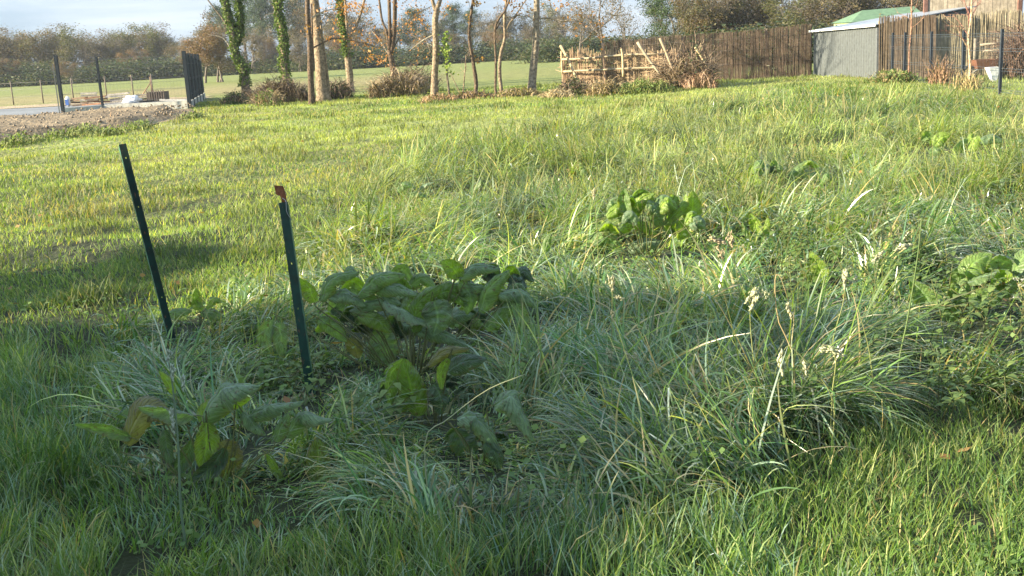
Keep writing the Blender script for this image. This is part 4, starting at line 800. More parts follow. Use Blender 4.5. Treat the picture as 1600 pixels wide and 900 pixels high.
for p_, wd_, ht in ((a0, .115, 2.2), (a1, .07, 2.1)):
    m = MB(); m.box((p_[0], p_[1], ht/2), (wd_, .1, ht), colr=(.018, .026, .034)); m.build('post', M_dark, ff_, False)
m = MB(); m.box((a0[0]-.22, a0[1]+.2, .95), (.03, .03, 1.9), colr=(.1, .11, .11)); m.build('gate_stop', M_paint, ff_, False)
for a, b in ((a0, a1), (a1, lerp(a1, a2, .5)), (lerp(a1, a2, .5), a2)):
    m = MB(); m.wall(a, b, 0, .31, .07, (.44, .43, .38)); m.build('concrete_kerb', M_plain, ff_, False)
    mesh_panel(a, b, .33, 2.0, ff_, dv=.12, hz=(.4, .8, 1.2, 1.6, 1.98), c=(.09, .1, .1))
wf = thing('field_wire_fence', 'thin post and wire fence between yard and far field', 'fence', (-25, 60, 0))
for px_ in (-40, 15, 62, 110, 163, 205, 236): m = MB(); p_ = at(px_, 120, 60); m.tube([(p_[0], 60, -.05), (p_[0], 60, 1.25)], .035, 6, (.15, .12, .1)); m.build('post', M_wood, wf)
m = MB()
for zz in (.4, .8, 1.15): m.tube([at(-60, 100, 60)*[1, 1, 0]+[0, 0, zz], at(290, 100, 60)*[1, 1, 0]+[0, 0, zz]], .006, 4, (.1, .1, .1))
m.build('wire', M_wire, wf)
def planks(label, px, py, n, Ln, c, Y=52, name='plank_stack', base=0):
    p_ = at(px, py, Y); o = thing(name, label, 'planks', (p_[0], Y, 0), 'building debris on the yard')
    for i in range(n): m = MB(); m.box((p_[0]+rng.normal(0, .08), Y+rng.normal(0, .15), base+.06+.1*i), (Ln*(.8+.3*rng.random()), .18, .07), rz=rng.normal(0, .12), tilt=rng.normal(0, .03), colr=np.array(c)*(.7+.6*rng.random())); m.build('plank', M_wood, o, False)
planks('short stack of brown planks beside the blue-white sack', 124, 160, 4, .8, (.25, .17, .11))
planks('pale sawn boards stacked in the middle of the debris', 138, 158, 6, .75, (.55, .48, .38))
planks('low heap of reddish brown boards right of the pale boards', 153, 158, 4, 1.0, (.32, .17, .10))
planks('mixed pale and dark boards heaped left of the white bag', 186, 156, 5, 1.1, (.5, .45, .4))
planks('grey weathered boards lying right of the white bag', 228, 156, 4, 1.0, (.22, .19, .16))
planks('pale flat slab lying near the slatted fence', 278, 161, 1, 1.6, (.6, .58, .54), Y=51)
o = thing('cement_sack', 'small blue and white sack at the left end of the debris', 'sack', (*at(106, 160, 52)[:2], 0), 'building debris on the yard')
p_ = at(106, 158, 52); blob('bag', (p_[0], 52, .24), (.13, .12, .26), (.6, .6, .6), M_plain, o); m = MB(); m.box((p_[0], 51.87, .2), (.16, .03, .28), colr=(.06, .14, .4)); m.build('printed_band', M_plain, o, False)
p_ = at(206, 156, 51.6); o = blob('white_bag', (p_[0], 51.6, .14), (.42, .3, .22), (.72, .73, .75), M_plain, None, 3, .3); setattrs(o, 'crumpled white builder bag in the middle of the yard debris', 'bag')
p_ = at(246, 152, 52); cr_ = thing('slatted_crate', 'dark slatted crate at the right of the debris', 'crate', (p_[0], 52, 0))
for i in range(8): m = MB(); m.box((p_[0]-.38+.11*i, 51.7, .27), (.045, .03, .54), colr=(.14, .11, .09)); m.build('slat', M_wood, cr_, False)
m = MB(); m.box((p_[0], 52.1, .24), (.85, .7, .45), colr=(.09, .075, .06)); m.build('body', M_wood, cr_, False)
o = thing('leaning_sticks', 'leaning sticks behind the debris beside a thin post', 'sticks', (*at(228, 150, 54)[:2], 0))
for pa, pb in (((220, 152), (236, 128)), ((238, 150), (234, 120))): m = MB(); m.tube([at(*pa, 54), at(*pb, 54)], .03, 6, (.25, .16, .1)); m.build('stick', M_wood, o)
heap('rusty_dock', 'thin rust-brown dead dock standing on the dirt mound', 'weed', 170, 190, 208, 178, 33, ((.25, .15, .08), (.36, .24, .14)), GB, 30, 50, grp=None, up=.3)
for i, (px_, py_, w_) in enumerate(((90, 218, 30), (130, 210, 26), (165, 212, 30), (215, 204, 26), (30, 228, 30), (300, 186, 20))):
    Y_ = gnd(px_, py_)[1]; heap('grass_tussock', 'dark green tussock on the dirt edge, %s from the left' % ORD[[1, 2, 3, 4, 0, 5][i]], 'tussock', px_-w_, px_+w_, py_, py_-11, Y_, ((.14, .18, .05), (.24, .26, .09)), ((.12, .18, .04), (.2, .25, .07)), 130, 130, grp='tussocks along the dirt mound')
#@@PART3
# ------------------------------------------------------------------ the two green stakes
def stake(name, label, top, bot, Y, wpx, holes, left_flange, bent=False, dyt=0.0):
    b = at(*bot, Y); o = thing(name, label, 'stake', b, 'green steel angle stakes in the grass')
    T_ = at(*top, Y+dyt); ax = T_-b; Ln = np.linalg.norm(ax); ax /= Ln
    view = b-np.array([0, 0, EYE]); view /= np.linalg.norm(view)
    s = np.cross(ax, view); s /= np.linalg.norm(s)
    if s[0] < 0: s = -s
    s = s*math.cos(.35)+view*math.sin(.35)*(1 if left_flange else -1)*-1; s -= ax*(s@ax); s /= np.linalg.norm(s)
    n2 = np.cross(s, ax); n2 = n2 if n2[1] > 0 else -n2
    w_ = wpx/1700*Y/2/math.cos(.35)
    b0 = b-ax*.18
    ts = [0.0]; hs = []
    for h in sorted(holes): hs.append(h)
    # front flange with real holes: rows split around each hole
    rows = [0]; mark = []
    for h in hs: rows += [h-.004/Ln*1.2, h+.004/Ln*1.2]
    rows += [1.0]; cols_ = [-1, -.18, .18, 1]
    V = []; F = []; Lf = Ln+.18
    for r_ in rows:
        for c_ in cols_: V.append(b0+ax*(.18+Ln*r_ if r_ > 0 else 0)+s*c_*w_)
    for i in range(len(rows)-1):
        hole = i % 2 == 1
        for j in range(3):
            if hole and j == 1: continue
            F.append((i*4+j, i*4+j+1, i*4+5+j, i*4+4+j))
    th = n2*.003; nV = len(V); V2 = [v+th for v in V]; allV = V+V2; F2 = F+[tuple(nV+k for k in f[::-1]) for f in F]
    for i in range(len(rows)-1): F2.append((i*4, i*4+4, nV+i*4+4, nV+i*4)); F2.append((i*4+3, nV+i*4+3, nV+i*4+7, i*4+7))
    k = (len(rows)-1)*4; F2 += [(k, k+3, nV+k+3, nV+k)]
    m = MB(); GC = (.004, .022, .018) if left_flange else (.005, .034, .024)  # shade and sun set in colour: front flange darkened, side flange paler
    m.add(allV, F2, GC); fl = m.build('front_flange', M_stake, o, False)
    e = -s*w_ if left_flange else s*w_; out_ = (n2*.88+(-s if left_flange else s)*.48); out_ /= np.linalg.norm(out_); fw = w_*1.5
    t2 = np.cross(out_, ax)*.003; q0 = b0+e; q1 = b0+ax*(Lf)+e
    V = [q0, q0+out_*fw, q1-ax*.03+out_*fw, q1, q0+t2, q0+t2+out_*fw, q1-ax*.03+t2+out_*fw, q1+t2]
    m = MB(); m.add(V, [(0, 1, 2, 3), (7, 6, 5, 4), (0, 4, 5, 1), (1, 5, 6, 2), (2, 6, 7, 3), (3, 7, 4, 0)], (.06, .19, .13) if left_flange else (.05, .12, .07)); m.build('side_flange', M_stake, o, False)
    if bent:
        top_ = b0+ax*Lf; m = MB(); rc = (.20, .075, .035)
        V = [top_-s*w_*.2, top_+s*w_, top_+s*w_*1.0+ax*.035, top_-s*w_*.35+ax*.03, top_+ax*.085-s*w_*1.5, top_+ax*.075+s*w_*.65, top_+ax*.04-s*w_*1.35]
        V2 = [v+th for v in V]; f_ = [(0, 1, 2, 3), (3, 2, 5, 4), (3, 4, 6)]; m.add(V+V2, f_+[tuple(7+k for k in f[::-1]) for f in f_]+[(0, 3, 10, 7), (1, 8, 9, 2), (2, 9, 12, 5), (5, 12, 11, 4), (4, 11, 13, 6), (6, 13, 10, 3)], rc); m.build('bent_rusty_tip', M_rust, o, False)
        m = MB(); m.tube(spline([top_+ax*.02, top_+s*.015-view*.01, top_+s*.012-ax*.05-view*.012, top_-ax*.09+s*.03], 9), .0015, 4, (.4, .4, .38)); m.build('wire_end', M_wire, o)
    return o
M_stake = mat_attr('green_paint', .42, 0, .5, noise=22, namt=.45, bump=(120, .25, .002))
n_ = M_stake.node_tree; b_ = n_.nodes['Principled BSDF']; src = b_.inputs['Base Color'].links[0].from_socket; tcx = n_.nodes.new('ShaderNodeTexCoord'); mpx = n_.nodes.new('ShaderNodeMapping'); mpx.inputs['Scale'].default_value = (1, 1, .35)
nzx = n_.nodes.new('ShaderNodeTexNoise'); nzx.inputs['Scale'].default_value = 60; nzx.inputs['Detail'].default_value = 6; nzx.inputs['Roughness'].default_value = .7; rpx = n_.nodes.new('ShaderNodeValToRGB'); rpx.color_ramp.elements[0].position = .60; rpx.color_ramp.elements[1].position = .66
mxx = n_.nodes.new('ShaderNodeMix'); mxx.data_type = 'RGBA'; mxx.inputs['B'].default_value = (.16, .065, .035, 1)
n_.links.new(tcx.outputs['Object'], mpx.inputs[0]); n_.links.new(mpx.outputs[0], nzx.inputs['Vector']); n_.links.new(nzx.outputs['Fac'], rpx.inputs['Fac']); n_.links.new(rpx.outputs['Color'], mxx.inputs['Factor']); n_.links.new(src, mxx.inputs['A']); n_.links.new(mxx.outputs['Result'], b_.inputs['Base Color'])
M_rust = mat_attr('rust', .85, 0, .2, noise=60, namt=.5, bump=(150, .6, .003))
#
stake('steel_stake', 'taller dark green steel stake leaning left, left of the other', (191, 225), (272, 540), 6.15, 10.5, [.25, .70, .935], True, dyt=-.1)
stake('steel_stake', 'shorter green steel stake with a bent rusty tip', (442, 316), (484, 608), 5.1, 12.5, [.44, .68], False, True, dyt=0)

# ------------------------------------------------------------------ dock leaves
def leaf(pts, wpx, Y, parent, colr, tilt=.6, curl=.35, dY=0., stem=None, label=None, nu=44, nv=13, shape=.8):
    Yb = np.linspace(0, dY, len(pts)); P = np.array([at(px, py, Y+yy) for (px, py), yy in zip(pts, Yb)])
    if len(P) == 3: P[1] += 0
    C = spline(P, nu); T = np.gradient(C, axis=0); T /= np.linalg.norm(T, axis=1)[:, None]
    view = C-np.array([0, 0, EYE]); view /= np.linalg.norm(view, axis=1)[:, None]
    S = np.cross(T, view); S /= np.linalg.norm(S, axis=1)[:, None]+1e-6
    Vp = view-T*np.sum(view*T, 1)[:, None]; Vp /= np.linalg.norm(Vp, axis=1)[:, None]
    tw = tilt+rng.normal(0, .15)+np.linspace(0, rng.normal(0, .35), nu); S = S*np.cos(tw)[:, None]+Vp*np.sin(tw)[:, None]
    Nn = np.cross(S, T); up = np.sign(Nn[:, 2].mean()) or 1; Nn *= up
    w_ = wpx*1.22/1700*Y/2/max(.45, math.cos(tilt)); t = np.linspace(0, 1, nu)
    prof = np.clip(np.sin(math.pi*np.clip(t*.97+.03, 0, 1)**shape), 0, 1)**.62; prof[-1] = .03
    v = np.linspace(-1, 1, nv); uu, vv = np.meshgrid(t, v, indexing='ij')
    wave = .05*np.sin(uu*26+rng.random()*6)*np.abs(vv)**2+.11*np.sin((uu*13-np.abs(vv)*3)*6.283)*np.abs(vv)*(1-np.abs(vv)*.4)
    sd_ = int(pts[0][0]*7+pts[0][1]); crum = (vn(uu*4, vv*1.3+9, .55, sd_)-.5)*.26+(vn(uu*9, vv*2.5+9, .6, sd_+1)-.5)*.14; off = -curl*1.15*(np.abs(vv)**2.2)+wave+crum+.12*(np.abs(vv) < .3)*0
    X = C[:, None, :]+(S[:, None, :]*(vv*np.cos(curl*np.abs(vv)*1.3))[..., None]+Nn[:, None, :]*off[..., None])*(w_*prof)[:, None, None]
    X += rng.normal(0, .0005, X.shape)
    # nibbled edge
    edge = 1-.10*rng.random((nu, 1))*(np.abs(v)[None, :] > .9); X = C[:, None, :]+(X-C[:, None, :])*edge[..., None]
    I = np.arange(nu*nv).reshape(nu, nv); Q = np.stack([I[:-1, :-1], I[1:, :-1], I[1:, 1:], I[:-1, 1:]], -1).reshape(-1, 4)
    hole = vn((uu*7)[:-1, :-1], (vv*2.2+5)[:-1, :-1], .5, sd_+2).ravel(); ve = np.abs((vv[:-1, :-1]+vv[:-1, 1:])/2).ravel(); Q = Q[~(((hole > .95) & (ve > .15)) | ((hole > .84) & (ve > .86)))]
    blotch = vn(uu.ravel()*9+wpx, vv.ravel()*3, .8, int(pts[0][0]))[:, None]; cc = np.array(colr)[None]*(.8+.45*blotch)
    edgec = (np.clip(np.abs(vv.ravel())*2.2-1.5+(blotch[:, 0]-.5)*.8, 0, 1))[:, None]*.55; cc = cc*(1-edgec)+np.array([.16, .10, .03])*edgec
    o = mkmesh('leaf', X.reshape(-1, 3), Q, mat=M_dock, colors=cc, parent=parent, uv=np.stack([uu.ravel(), vv.ravel()*.5+.5], 1))
    if label: o['label'] = label
    if stem is not False:
        g0 = parent_world(parent); a = C[0]; m = MB(); root = np.array([lerp(a[0], g0[0], .75), lerp(a[1], g0[1], .75), -.02])
        d0 = a-T[0]*.04; m.tube(spline([root, lerp(root, a, .5)+[0, 0, .03], d0, a], 8), np.linspace(.0038, .0022, 8), 5, (.12, .13, .045)); m.build('leaf_stalk', M_stalk, o)
    return o
M_stalk = mat_attr('stalk', .6, .15, .3)
GD = (.17, .25, .135); GM = (.15, .235, .08); YG = (.20, .30, .045); BR_ = (.18, .175, .06); DK = (.08, .13, .07)
def dock(label, base, Y, leaves, grp='broad-leaved dock plants in the long grass'):
    b = at(*base, Y); b[2] = 0; o = thing('dock_plant', label, 'dock plant', b, grp)
    for lf_ in leaves:
        pts, w_, c_ = lf_[:3]; k = lf_[3] if len(lf_) > 3 else {}
        leaf(pts, w_, Y+k.get('y', rng.normal(0, .05)), o, c_, k.get('t', .6), k.get('c', .4), k.get('d', 0.), label=k.get('l'), stem=k.get('s', True))
    return o
dock('large foreground dock with rolled dewy leaves, below the taller stake', (335, 745), 3.95, [
    ([(316, 657), (340, 614), (370, 603), (408, 602)], 40, GD, {'t': .9, 'c': .7, 'd': -.1}), ([(314, 662), (335, 640), (392, 622)], 34, YG, {'t': .3, 'c': .2, 'd': .05, 'y': .06}),
    ([(388, 652), (420, 634), (476, 626)], 30, GD, {'t': .7, 'c': .7, 'd': -.1}), ([(447, 682), (472, 648), (520, 656)], 30, GD, {'t': .7, 'c': .7, 'd': -.15}),
    ([(205, 684), (165, 668), (116, 663)], 20, GM, {'t': .7}), ([(196, 694), (222, 640), (248, 640), (270, 664)], 40, BR_, {'t': .5, 'c': .3, 'l': 'rust-blotched folded leaf'}),
    ([(258, 672), (262, 700), (272, 732)], 24, DK, {'t': .2}), ([(322, 660), (322, 695), (314, 732)], 34, YG, {'t': .3, 'c': .2}), ([(345, 690), (356, 720), (362, 752)], 50, BR_, {'t': .2, 'c': .2, 'l': 'brown-spotted dying leaf'}),
    ([(496, 762), (497, 725), (496, 684)], 38, (.14, .19, .04), {'t': .15, 'c': .15, 'l': 'upright yellowish leaf facing the camera'}), ([(444, 754), (428, 728), (416, 708)], 14, YG, {'t': .3}),
    ([(272, 616), (262, 598), (248, 580)], 15, YG, {'t': .3}), ([(379, 644), (396, 662), (416, 680)], 22, GD, {'t': .6, 'c': .6}), ([(302, 650), (262, 642), (216, 636)], 26, GD, {'t': .8, 'c': .5}),
    ([(165, 740), (150, 765), (128, 792)], 48, DK, {'t': .6, 'c': .3}), ([(268, 792), (250, 782), (234, 766)], 24, (.2, .22, .05), {'t': .5, 'l': 'small yellowed leaf lying in the grass'}),
    ([(350, 700), (330, 730), (300, 748)], 30, DK, {'t': .4}), ([(430, 690), (440, 665), (452, 645)], 22, GM, {'t': .5}), ([(300, 690), (285, 720), (262, 742)], 26, DK, {'t': .4}), ([(493, 800), (492, 782), (490, 764)], 13, YG, {'t': .3})])
dock('widest dock clump, right of the shorter stake in half shade', (640, 540), 5.35, [
    ([(558, 462), (588, 434), (634, 430)], 24, GM, {'t': .9, 'c': .6}), ([(566, 462), (608, 446), (652, 461)], 20, GD, {'t': .9, 'c': .7, 'd': -.1}), ([(512, 462), (542, 457), (574, 478)], 22, GD, {'t': .9, 'c': .6}),
    ([(500, 470), (518, 436), (562, 425)], 22, GM, {'t': .8, 'c': .5}), ([(546, 486), (596, 465), (628, 475)], 22, GD, {'t': .8, 'c': .6}), ([(492, 472), (482, 450), (468, 434)], 28, YG, {'t': .3, 'c': .2}),
    ([(648, 520), (653, 475), (690, 445)], 30, (.12, .2, .035), {'t': .5, 'c': .5}), ([(678, 470), (684, 495), (676, 525)], 46, GD, {'t': .3, 'c': .3}), ([(698, 506), (715, 492), (742, 491)], 28, GD, {'t': .5, 'c': .5}),
    ([(750, 488), (765, 448), (796, 422)], 30, GM, {'t': .5, 'c': .5}), ([(778, 460), (812, 454), (840, 480)], 22, GD, {'t': .9, 'c': .7}), ([(758, 514), (780, 494), (804, 480)], 24, GM, {'t': .5}),
    ([(718, 436), (708, 420), (690, 407)], 26, YG, {'t': .3, 'c': .2}), ([(718, 434), (744, 416), (782, 420)], 18, GD, {'t': .9, 'c': .6}), ([(498, 498), (518, 510), (542, 534)], 24, GM, {'t': .4}),
    ([(590, 520), (604, 545), (608, 572)], 46, GD, {'t': .3, 'c': .3}), ([(578, 534), (600, 562), (618, 578)], 16, YG, {'t': .4}), ([(650, 515), (690, 520), (742, 546)], 22, GD, {'t': .8, 'c': .6}),
    ([(776, 526), (795, 520), (822, 532)], 18, GD, {'t': .8}), ([(828, 506), (838, 518), (842, 534)], 16, YG, {'t': .3}), ([(682, 460), (704, 456), (730, 478)], 30, (.12, .2, .035), {'t': .4, 'c': .4}),
    ([(628, 496), (640, 475), (652, 458)], 30, GM, {'t': .5}), ([(560, 492), (590, 500), (612, 520)], 26, (.13, .2, .035), {'t': .5}), ([(424, 500), (414, 528), (424, 556)], 24, GD, {'t': .2, 'y': .3}), ([(436, 504), (440, 530), (444, 564)], 26, GD, {'t': .3, 'y': .3}),
    ([(546, 528), (556, 545), (560, 560)], 26, BR_, {'t': .3}), ([(720, 440), (735, 462), (730, 492)], 26, GM, {'t': .4}), ([(600, 470), (640, 490), (690, 512)], 26, GD, {'t': .8, 'c': .5}), ([(804, 470), (812, 500), (806, 520)], 26, GD, {'t': .3}),
    ([(664, 470), (720, 446), (770, 452)], 22, GM, {'t': .8, 'c': .6}), ([(690, 560), (720, 545), (752, 520)], 22, DK, {'t': .5})])
def dockfill(o, x0, x1, y0, y1, n, ybase, sc, cols=None, dpt=.45):
    for k in range(n):
        x_ = x0+(x1-x0)*rng.random(); y_ = y0+(y1-y0)*rng.random(); a_ = (.45+.85*rng.random())*(1 if rng.random() < .5 else -1); l_ = sc*(34+26*rng.random()); dx_ = math.sin(a_)*l_; dy_ = -math.cos(a_)*l_*.5
        leaf([(x_, y_), (x_+dx_*.5, y_+dy_-5*sc), (x_+dx_, y_+dy_*.8+9*sc)], sc*(20+12*rng.random()), gnd(x_, ybase)[1]-(y_-y0)/(y1-y0)*dpt+.25, o, (cols or [GD, GM, YG, DK])[k % 4], tilt=.3+.6*rng.random(), curl=.5)
_p2 = list(bpy.data.objects)
dockfill(bpy.data.objects['dock_plant.001'], 515, 815, 438, 530, 44, 540, 1.0)
dock('dock with a tall bright leaf and a black-edged drooping one, below the widest clump', (680, 640), 4.55, [
    ([(655, 650), (642, 605), (632, 560)], 40, (.13, .21, .035), {'t': .25, 'c': .25}), ([(668, 572), (694, 548), (734, 545)], 17, BR_, {'t': .6, 'c': .5, 'l': 'drooping leaf with black decayed edge'}), ([(678, 600), (690, 622), (688, 648)], 40, DK, {'t': .2}),
    ([(630, 560), (610, 590), (608, 640)], 30, GM, {'t': .4}), ([(700, 580), (722, 566), (760, 560)], 28, DK, {'t': .6}), ([(618, 640), (630, 620), (628, 580)], 28, YG, {'t': .4}), ([(700, 560), (690, 580), (690, 610)], 16, YG, {'t': .4})])
dock('dark dock with hanging leaves over a black hollow in the grass', (750, 720), 4.0, [
    ([(772, 634), (802, 622), (836, 692)], 42, GD, {'t': .6, 'c': .5, 'd': -.1}), ([(714, 656), (746, 652), (784, 706)], 38, GD, {'t': .6, 'c': .5}), ([(712, 674), (730, 700), (750, 726)], 44, DK, {'t': .3}), ([(760, 690), (775, 710), (782, 735)], 30, DK, {'t': .4}), ([(748, 722), (762, 708), (780, 706)], 14, YG, {'t': .4})])
dock('sunlit dock with upright glowing leaves in the centre of the meadow', (1010, 402), 8.3, [
    ([(936, 361), (955, 348), (976, 337)], 22, (.14, .2, .05), {'t': .5}), ([(968, 362), (990, 346), (1028, 366)], 20, YG, {'t': .6, 'c': .5}), ([(924, 378), (946, 370), (972, 392)], 24, GM, {'t': .6, 'c': .5}), ([(980, 390), (1006, 378), (1038, 378)], 22, GD, {'t': .7, 'c': .5}),
    ([(1076, 350), (1082, 325), (1082, 298)], 26, YG, {'t': .3, 'c': .2}), ([(1044, 345), (1064, 322), (1072, 302)], 18, YG, {'t': .5}), ([(982, 335), (976, 315), (976, 294)], 20, GM, {'t': .4}), ([(990, 330), (1002, 310), (1022, 302)], 24, YG, {'t': .4}),
    ([(1010, 318), (1024, 324), (1036, 338)], 24, GM, {'t': .4}), ([(1040, 362), (1050, 352), (1064, 364)], 24, YG, {'t': .4}), ([(1054, 305), (1046, 322), (1042, 342)], 24, GM, {'t': .4}), ([(1018, 345), (1038, 340), (1058, 350)], 20, GM, {'t': .6}), ([(1000, 322), (990, 335), (986, 348)], 18, YG, {'t': .3}), ([(1060, 345), (1066, 360), (1060, 375)], 26, YG, {'t': .3})])
dock('dock with a dark shadowed heart, upper right of the central dock', (1225, 300), 11.5, [
    ([(1186, 292), (1178, 275), (1176, 258)], 20, YG, {'t': .3}), ([(1206, 268), (1216, 260), (1228, 266)], 12, GM), ([(1228, 288), (1252, 272), (1280, 271)], 13, GD, {'t': .5}), ([(1232, 276), (1250, 262), (1268, 250)], 13, GM, {'t': .5}), ([(1240, 296), (1262, 290), (1290, 292)], 14, DK, {'t': .5}), ([(1222, 295), (1240, 290), (1262, 298)], 16, DK, {'t': .3})])
dock('dock with pale yellow-green leaves near the upper right corner of the long grass', (1480, 245), 12.5, [
    ([(1460, 228), (1470, 216), (1486, 210)], 20, YG, {'t': .4}), ([(1452, 240), (1464, 232), (1476, 236)], 16, GM), ([(1516, 236), (1522, 222), (1530, 212)], 18, YG, {'t': .3}), ([(1530, 222), (1550, 216), (1570, 222)], 14, GD, {'t': .6}), ([(1490, 240), (1500, 225), (1512, 216)], 16, YG)])
dock('small dock with one tall spotted yellow leaf among nettles', (1282, 446), 6.9, [
    ([(1286, 442), (1280, 418), (1266, 392)], 24, YG, {'t': .25, 'c': .15}), ([(1272, 446), (1268, 425), (1262, 408)], 18, GM, {'t': .3})])
dock('bright dock rosette at the right edge of the picture', (1515, 482), 5.9, [
    ([(1502, 440), (1520, 412), (1550, 396)], 36, (.14, .23, .05), {'t': .35, 'c': .3}), ([(1512, 442), (1534, 432), (1558, 424)], 20, GM, {'t': .6}), ([(1514, 474), (1540, 464), (1570, 462)], 32, (.12, .2, .045), {'t': .5}), ([(1484, 450), (1496, 456), (1508, 466)], 26, YG, {'t': .4}),
    ([(1458, 480), (1442, 458), (1422, 438)], 34, GM, {'t': .4}), ([(1500, 494), (1480, 486), (1460, 480)], 28, GM, {'t': .5}), ([(1444, 496), (1424, 484), (1406, 470)], 28, GD, {'t': .6}), ([(1556, 462), (1572, 448), (1586, 430)], 24, YG, {'t': .5}), ([(1506, 450), (1500, 432), (1496, 418)], 26, GM, {'t': .4})])
dock('small sunlit dock beside the foot of the taller stake', (312, 505), 6.6, [
    ([(311, 484), (304, 466), (306, 450)], 18, YG, {'t': .3, 'c': .2}), ([(318, 486), (306, 474), (292, 466)], 11, YG, {'t': .3}), ([(256, 496), (274, 488), (300, 486)], 13, GM, {'t': .8}), ([(314, 488), (332, 488), (354, 500)], 20, GM, {'t': .6}), ([(322, 482), (334, 468), (348, 472)], 12, YG)])
dock('single lit dock shoot between the two stakes', (366, 452), 7.4, [([(356, 450), (366, 438), (378, 448)], 16, YG, {'t': .4}), ([(366, 448), (380, 440), (392, 424)], 10, GM)])
dock('low dock half buried in grass above the widest clump', (640, 310), 10.6, [([(620, 300), (632, 288), (650, 292)], 12, GM), ([(650, 300), (664, 288), (680, 284)], 10, GD), ([(736, 300), (746, 288), (752, 280)], 10, GM), ([(640, 305), (655, 302), (668, 308)], 12, GM)])
dock('dock with one erect narrow leaf behind the widest clump', (848, 425), 7.4, [([(850, 400), (854, 380), (860, 366)], 14, GM, {'t': .3}), ([(836, 440), (856, 430), (878, 434)], 20, (.13, .2, .04), {'t': .6}), ([(870, 440), (882, 425), (896, 418)], 14, GM)])
dock('pair of lit dock leaves left of the nettles', (1185, 370), 8.6, [([(1184, 364), (1180, 348), (1172, 334)], 18, YG, {'t': .3}), ([(1190, 368), (1196, 354), (1200, 340)], 14, YG, {'t': .3}), ([(1178, 372), (1168, 360), (1160, 346)], 16, GM)])
for o_ in [o_ for o_ in bpy.data.objects if o_.name.startswith('dock_plant')]:
    l_ = o_['label']
    if l_.startswith('dock with a tall bright leaf'): dockfill(o_, 600, 760, 560, 640, 9, 640, .9, [GD, DK, GM, DK], .2)
    if l_.startswith('sunlit dock'): dockfill(o_, 935, 1080, 312, 375, 10, 400, .72, [GM, YG, YG, GD], .5)
    if l_.startswith('bright dock rosette'): dockfill(o_, 1410, 1590, 415, 490, 9, 482, 1.0, [GM, YG, GD, GM], .5)
    if l_.startswith('dock with a dark shadowed'): dockfill(o_, 1172, 1285, 258, 292, 7, 300, .5, [GM, GD, DK, YG], .5)
    if l_.startswith('dock with pale yellow-green'): dockfill(o_, 1445, 1585, 208, 240, 7, 245, .5, [GM, YG, GD, YG], .5)
    if l_.startswith('dark dock with hanging'): dockfill(o_, 700, 820, 640, 700, 7, 720, .95, [GD, DK, GD, DK], .1)
# further docks with procedural rosettes, small in the picture
for i, (px_, py_) in enumerate(((905, 280), (1440, 190), (1330, 260), (1560, 300), (1100, 235), (1570, 200))):
    b = gnd(px_, py_); Y_ = b[1]; L_ = []
    for k in range(6): a = k*1.05+rng.random(); dx = math.cos(a)*14*11/Y_; dy = -abs(math.sin(a))*10*11/Y_-3; L_.append(([(px_+dx*.2, py_+dy*.2-4), (px_+dx*.7, py_+dy-6), (px_+dx*1.2, py_+dy*.9-3)], 11*11/Y_, [GM, YG, GD][k % 3]))
    dock('small dock rosette far in the tall grass, %s' % ['the one left of centre', 'the farthest one', 'the one above the nettles', 'the one at the lower right edge', 'the one right of centre', 'the one at the upper right edge'][i], (px_, py_), Y_, L_)

# ------------------------------------------------------------------ nettles / mint-like plants
def nettle(label, px, py, Y, hpx, n_st, spread):
    b = at(px, py, Y); b[2] = 0; o = thing('nettle_plant', label, 'nettle', b, 'leafy nettle-like weeds in the long grass')
    m = MB(); LP = []; LS = []
    for k in range(n_st):
        x0 = b[0]+rng.normal(0, spread); y0 = b[1]+rng.normal(0, spread*.7); hh = 1.3*hpx/1700*Y*(.55+.5*rng.random()); le = rng.normal(0, .10, 2)
        P = spline([(x0, y0, 0), (x0+le[0]*.5, y0+le[1]*.5, hh*.55), (x0+le[0]*1.4, y0+le[1]*1.4, hh)], 8); m.tube(P, np.linspace(.003, .0015, 8), 4, (.13, .14, .05))
        for j in range(3, 8):
            for s_ in (0, 1): 
                a = j*1.57+s_*3.14+k; LP.append((P[j], a, (.042 if j < 7 else .035)*(.8+.5*rng.random())))
    m.build('stems', M_stalk, o)
    V = []; Q = []; C = []
    for p_, a, l in LP:
        d = np.array([math.cos(a), math.sin(a), -.15+rng.normal(0, .25)]); d /= np.linalg.norm(d); s_ = np.cross(d, [0, 0, 1]); s_ /= np.linalg.norm(s_); n_ = np.cross(s_, d)
        i0 = len(V); cc = lerp(np.array([.07, .12, .035]), np.array([.15, .21, .06]), rng.random())
        for t, w_, z in ((.0, .05, 0), (.25, .95, .06), (.55, .8, .05), (.8, .42, -.02), (1.05, .02, -.12)):
            c0 = p_+d*(l*(t+.15))+n_*l*z
            V += [c0-s_*l*.42*w_+n_*l*.10*w_, c0, c0+s_*l*.42*w_+n_*l*.10*w_]; C += [cc]*3
        for r_ in range(4): q0 = i0+r_*3; Q += [(q0, q0+1, q0+4, q0+3), (q0+1, q0+2, q0+5, q0+4)]
    mkmesh('leaves', V, np.array(Q), mat=M_leaf_far, colors=np.array(C), parent=o)
    return o
nettle('nettle clump left of the spotted yellow dock leaf', 1235, 440, 7.1, 90, 16, .16)
nettle('low nettle patch right of the spotted yellow dock leaf', 1320, 480, 6.1, 70, 22, .26)
nettle('pale nettle tops before the right edge dock rosette', 1380, 450, 6.9, 95, 16, .2)
nettle('low mint-like plants in the shaded middle of the long grass', 1060, 560, 4.9, 60, 16, .16)
nettle('low nettles under the arching grass at the lower right', 1390, 610, 4.5, 80, 20, .2)
nettle('small round-leaved weed beside the dark hanging dock', 560, 640, 4.5, 70, 9, .1)
nettle('pale small-leaved weeds between the two stakes', 425, 590, 5.2, 50, 18, .16)
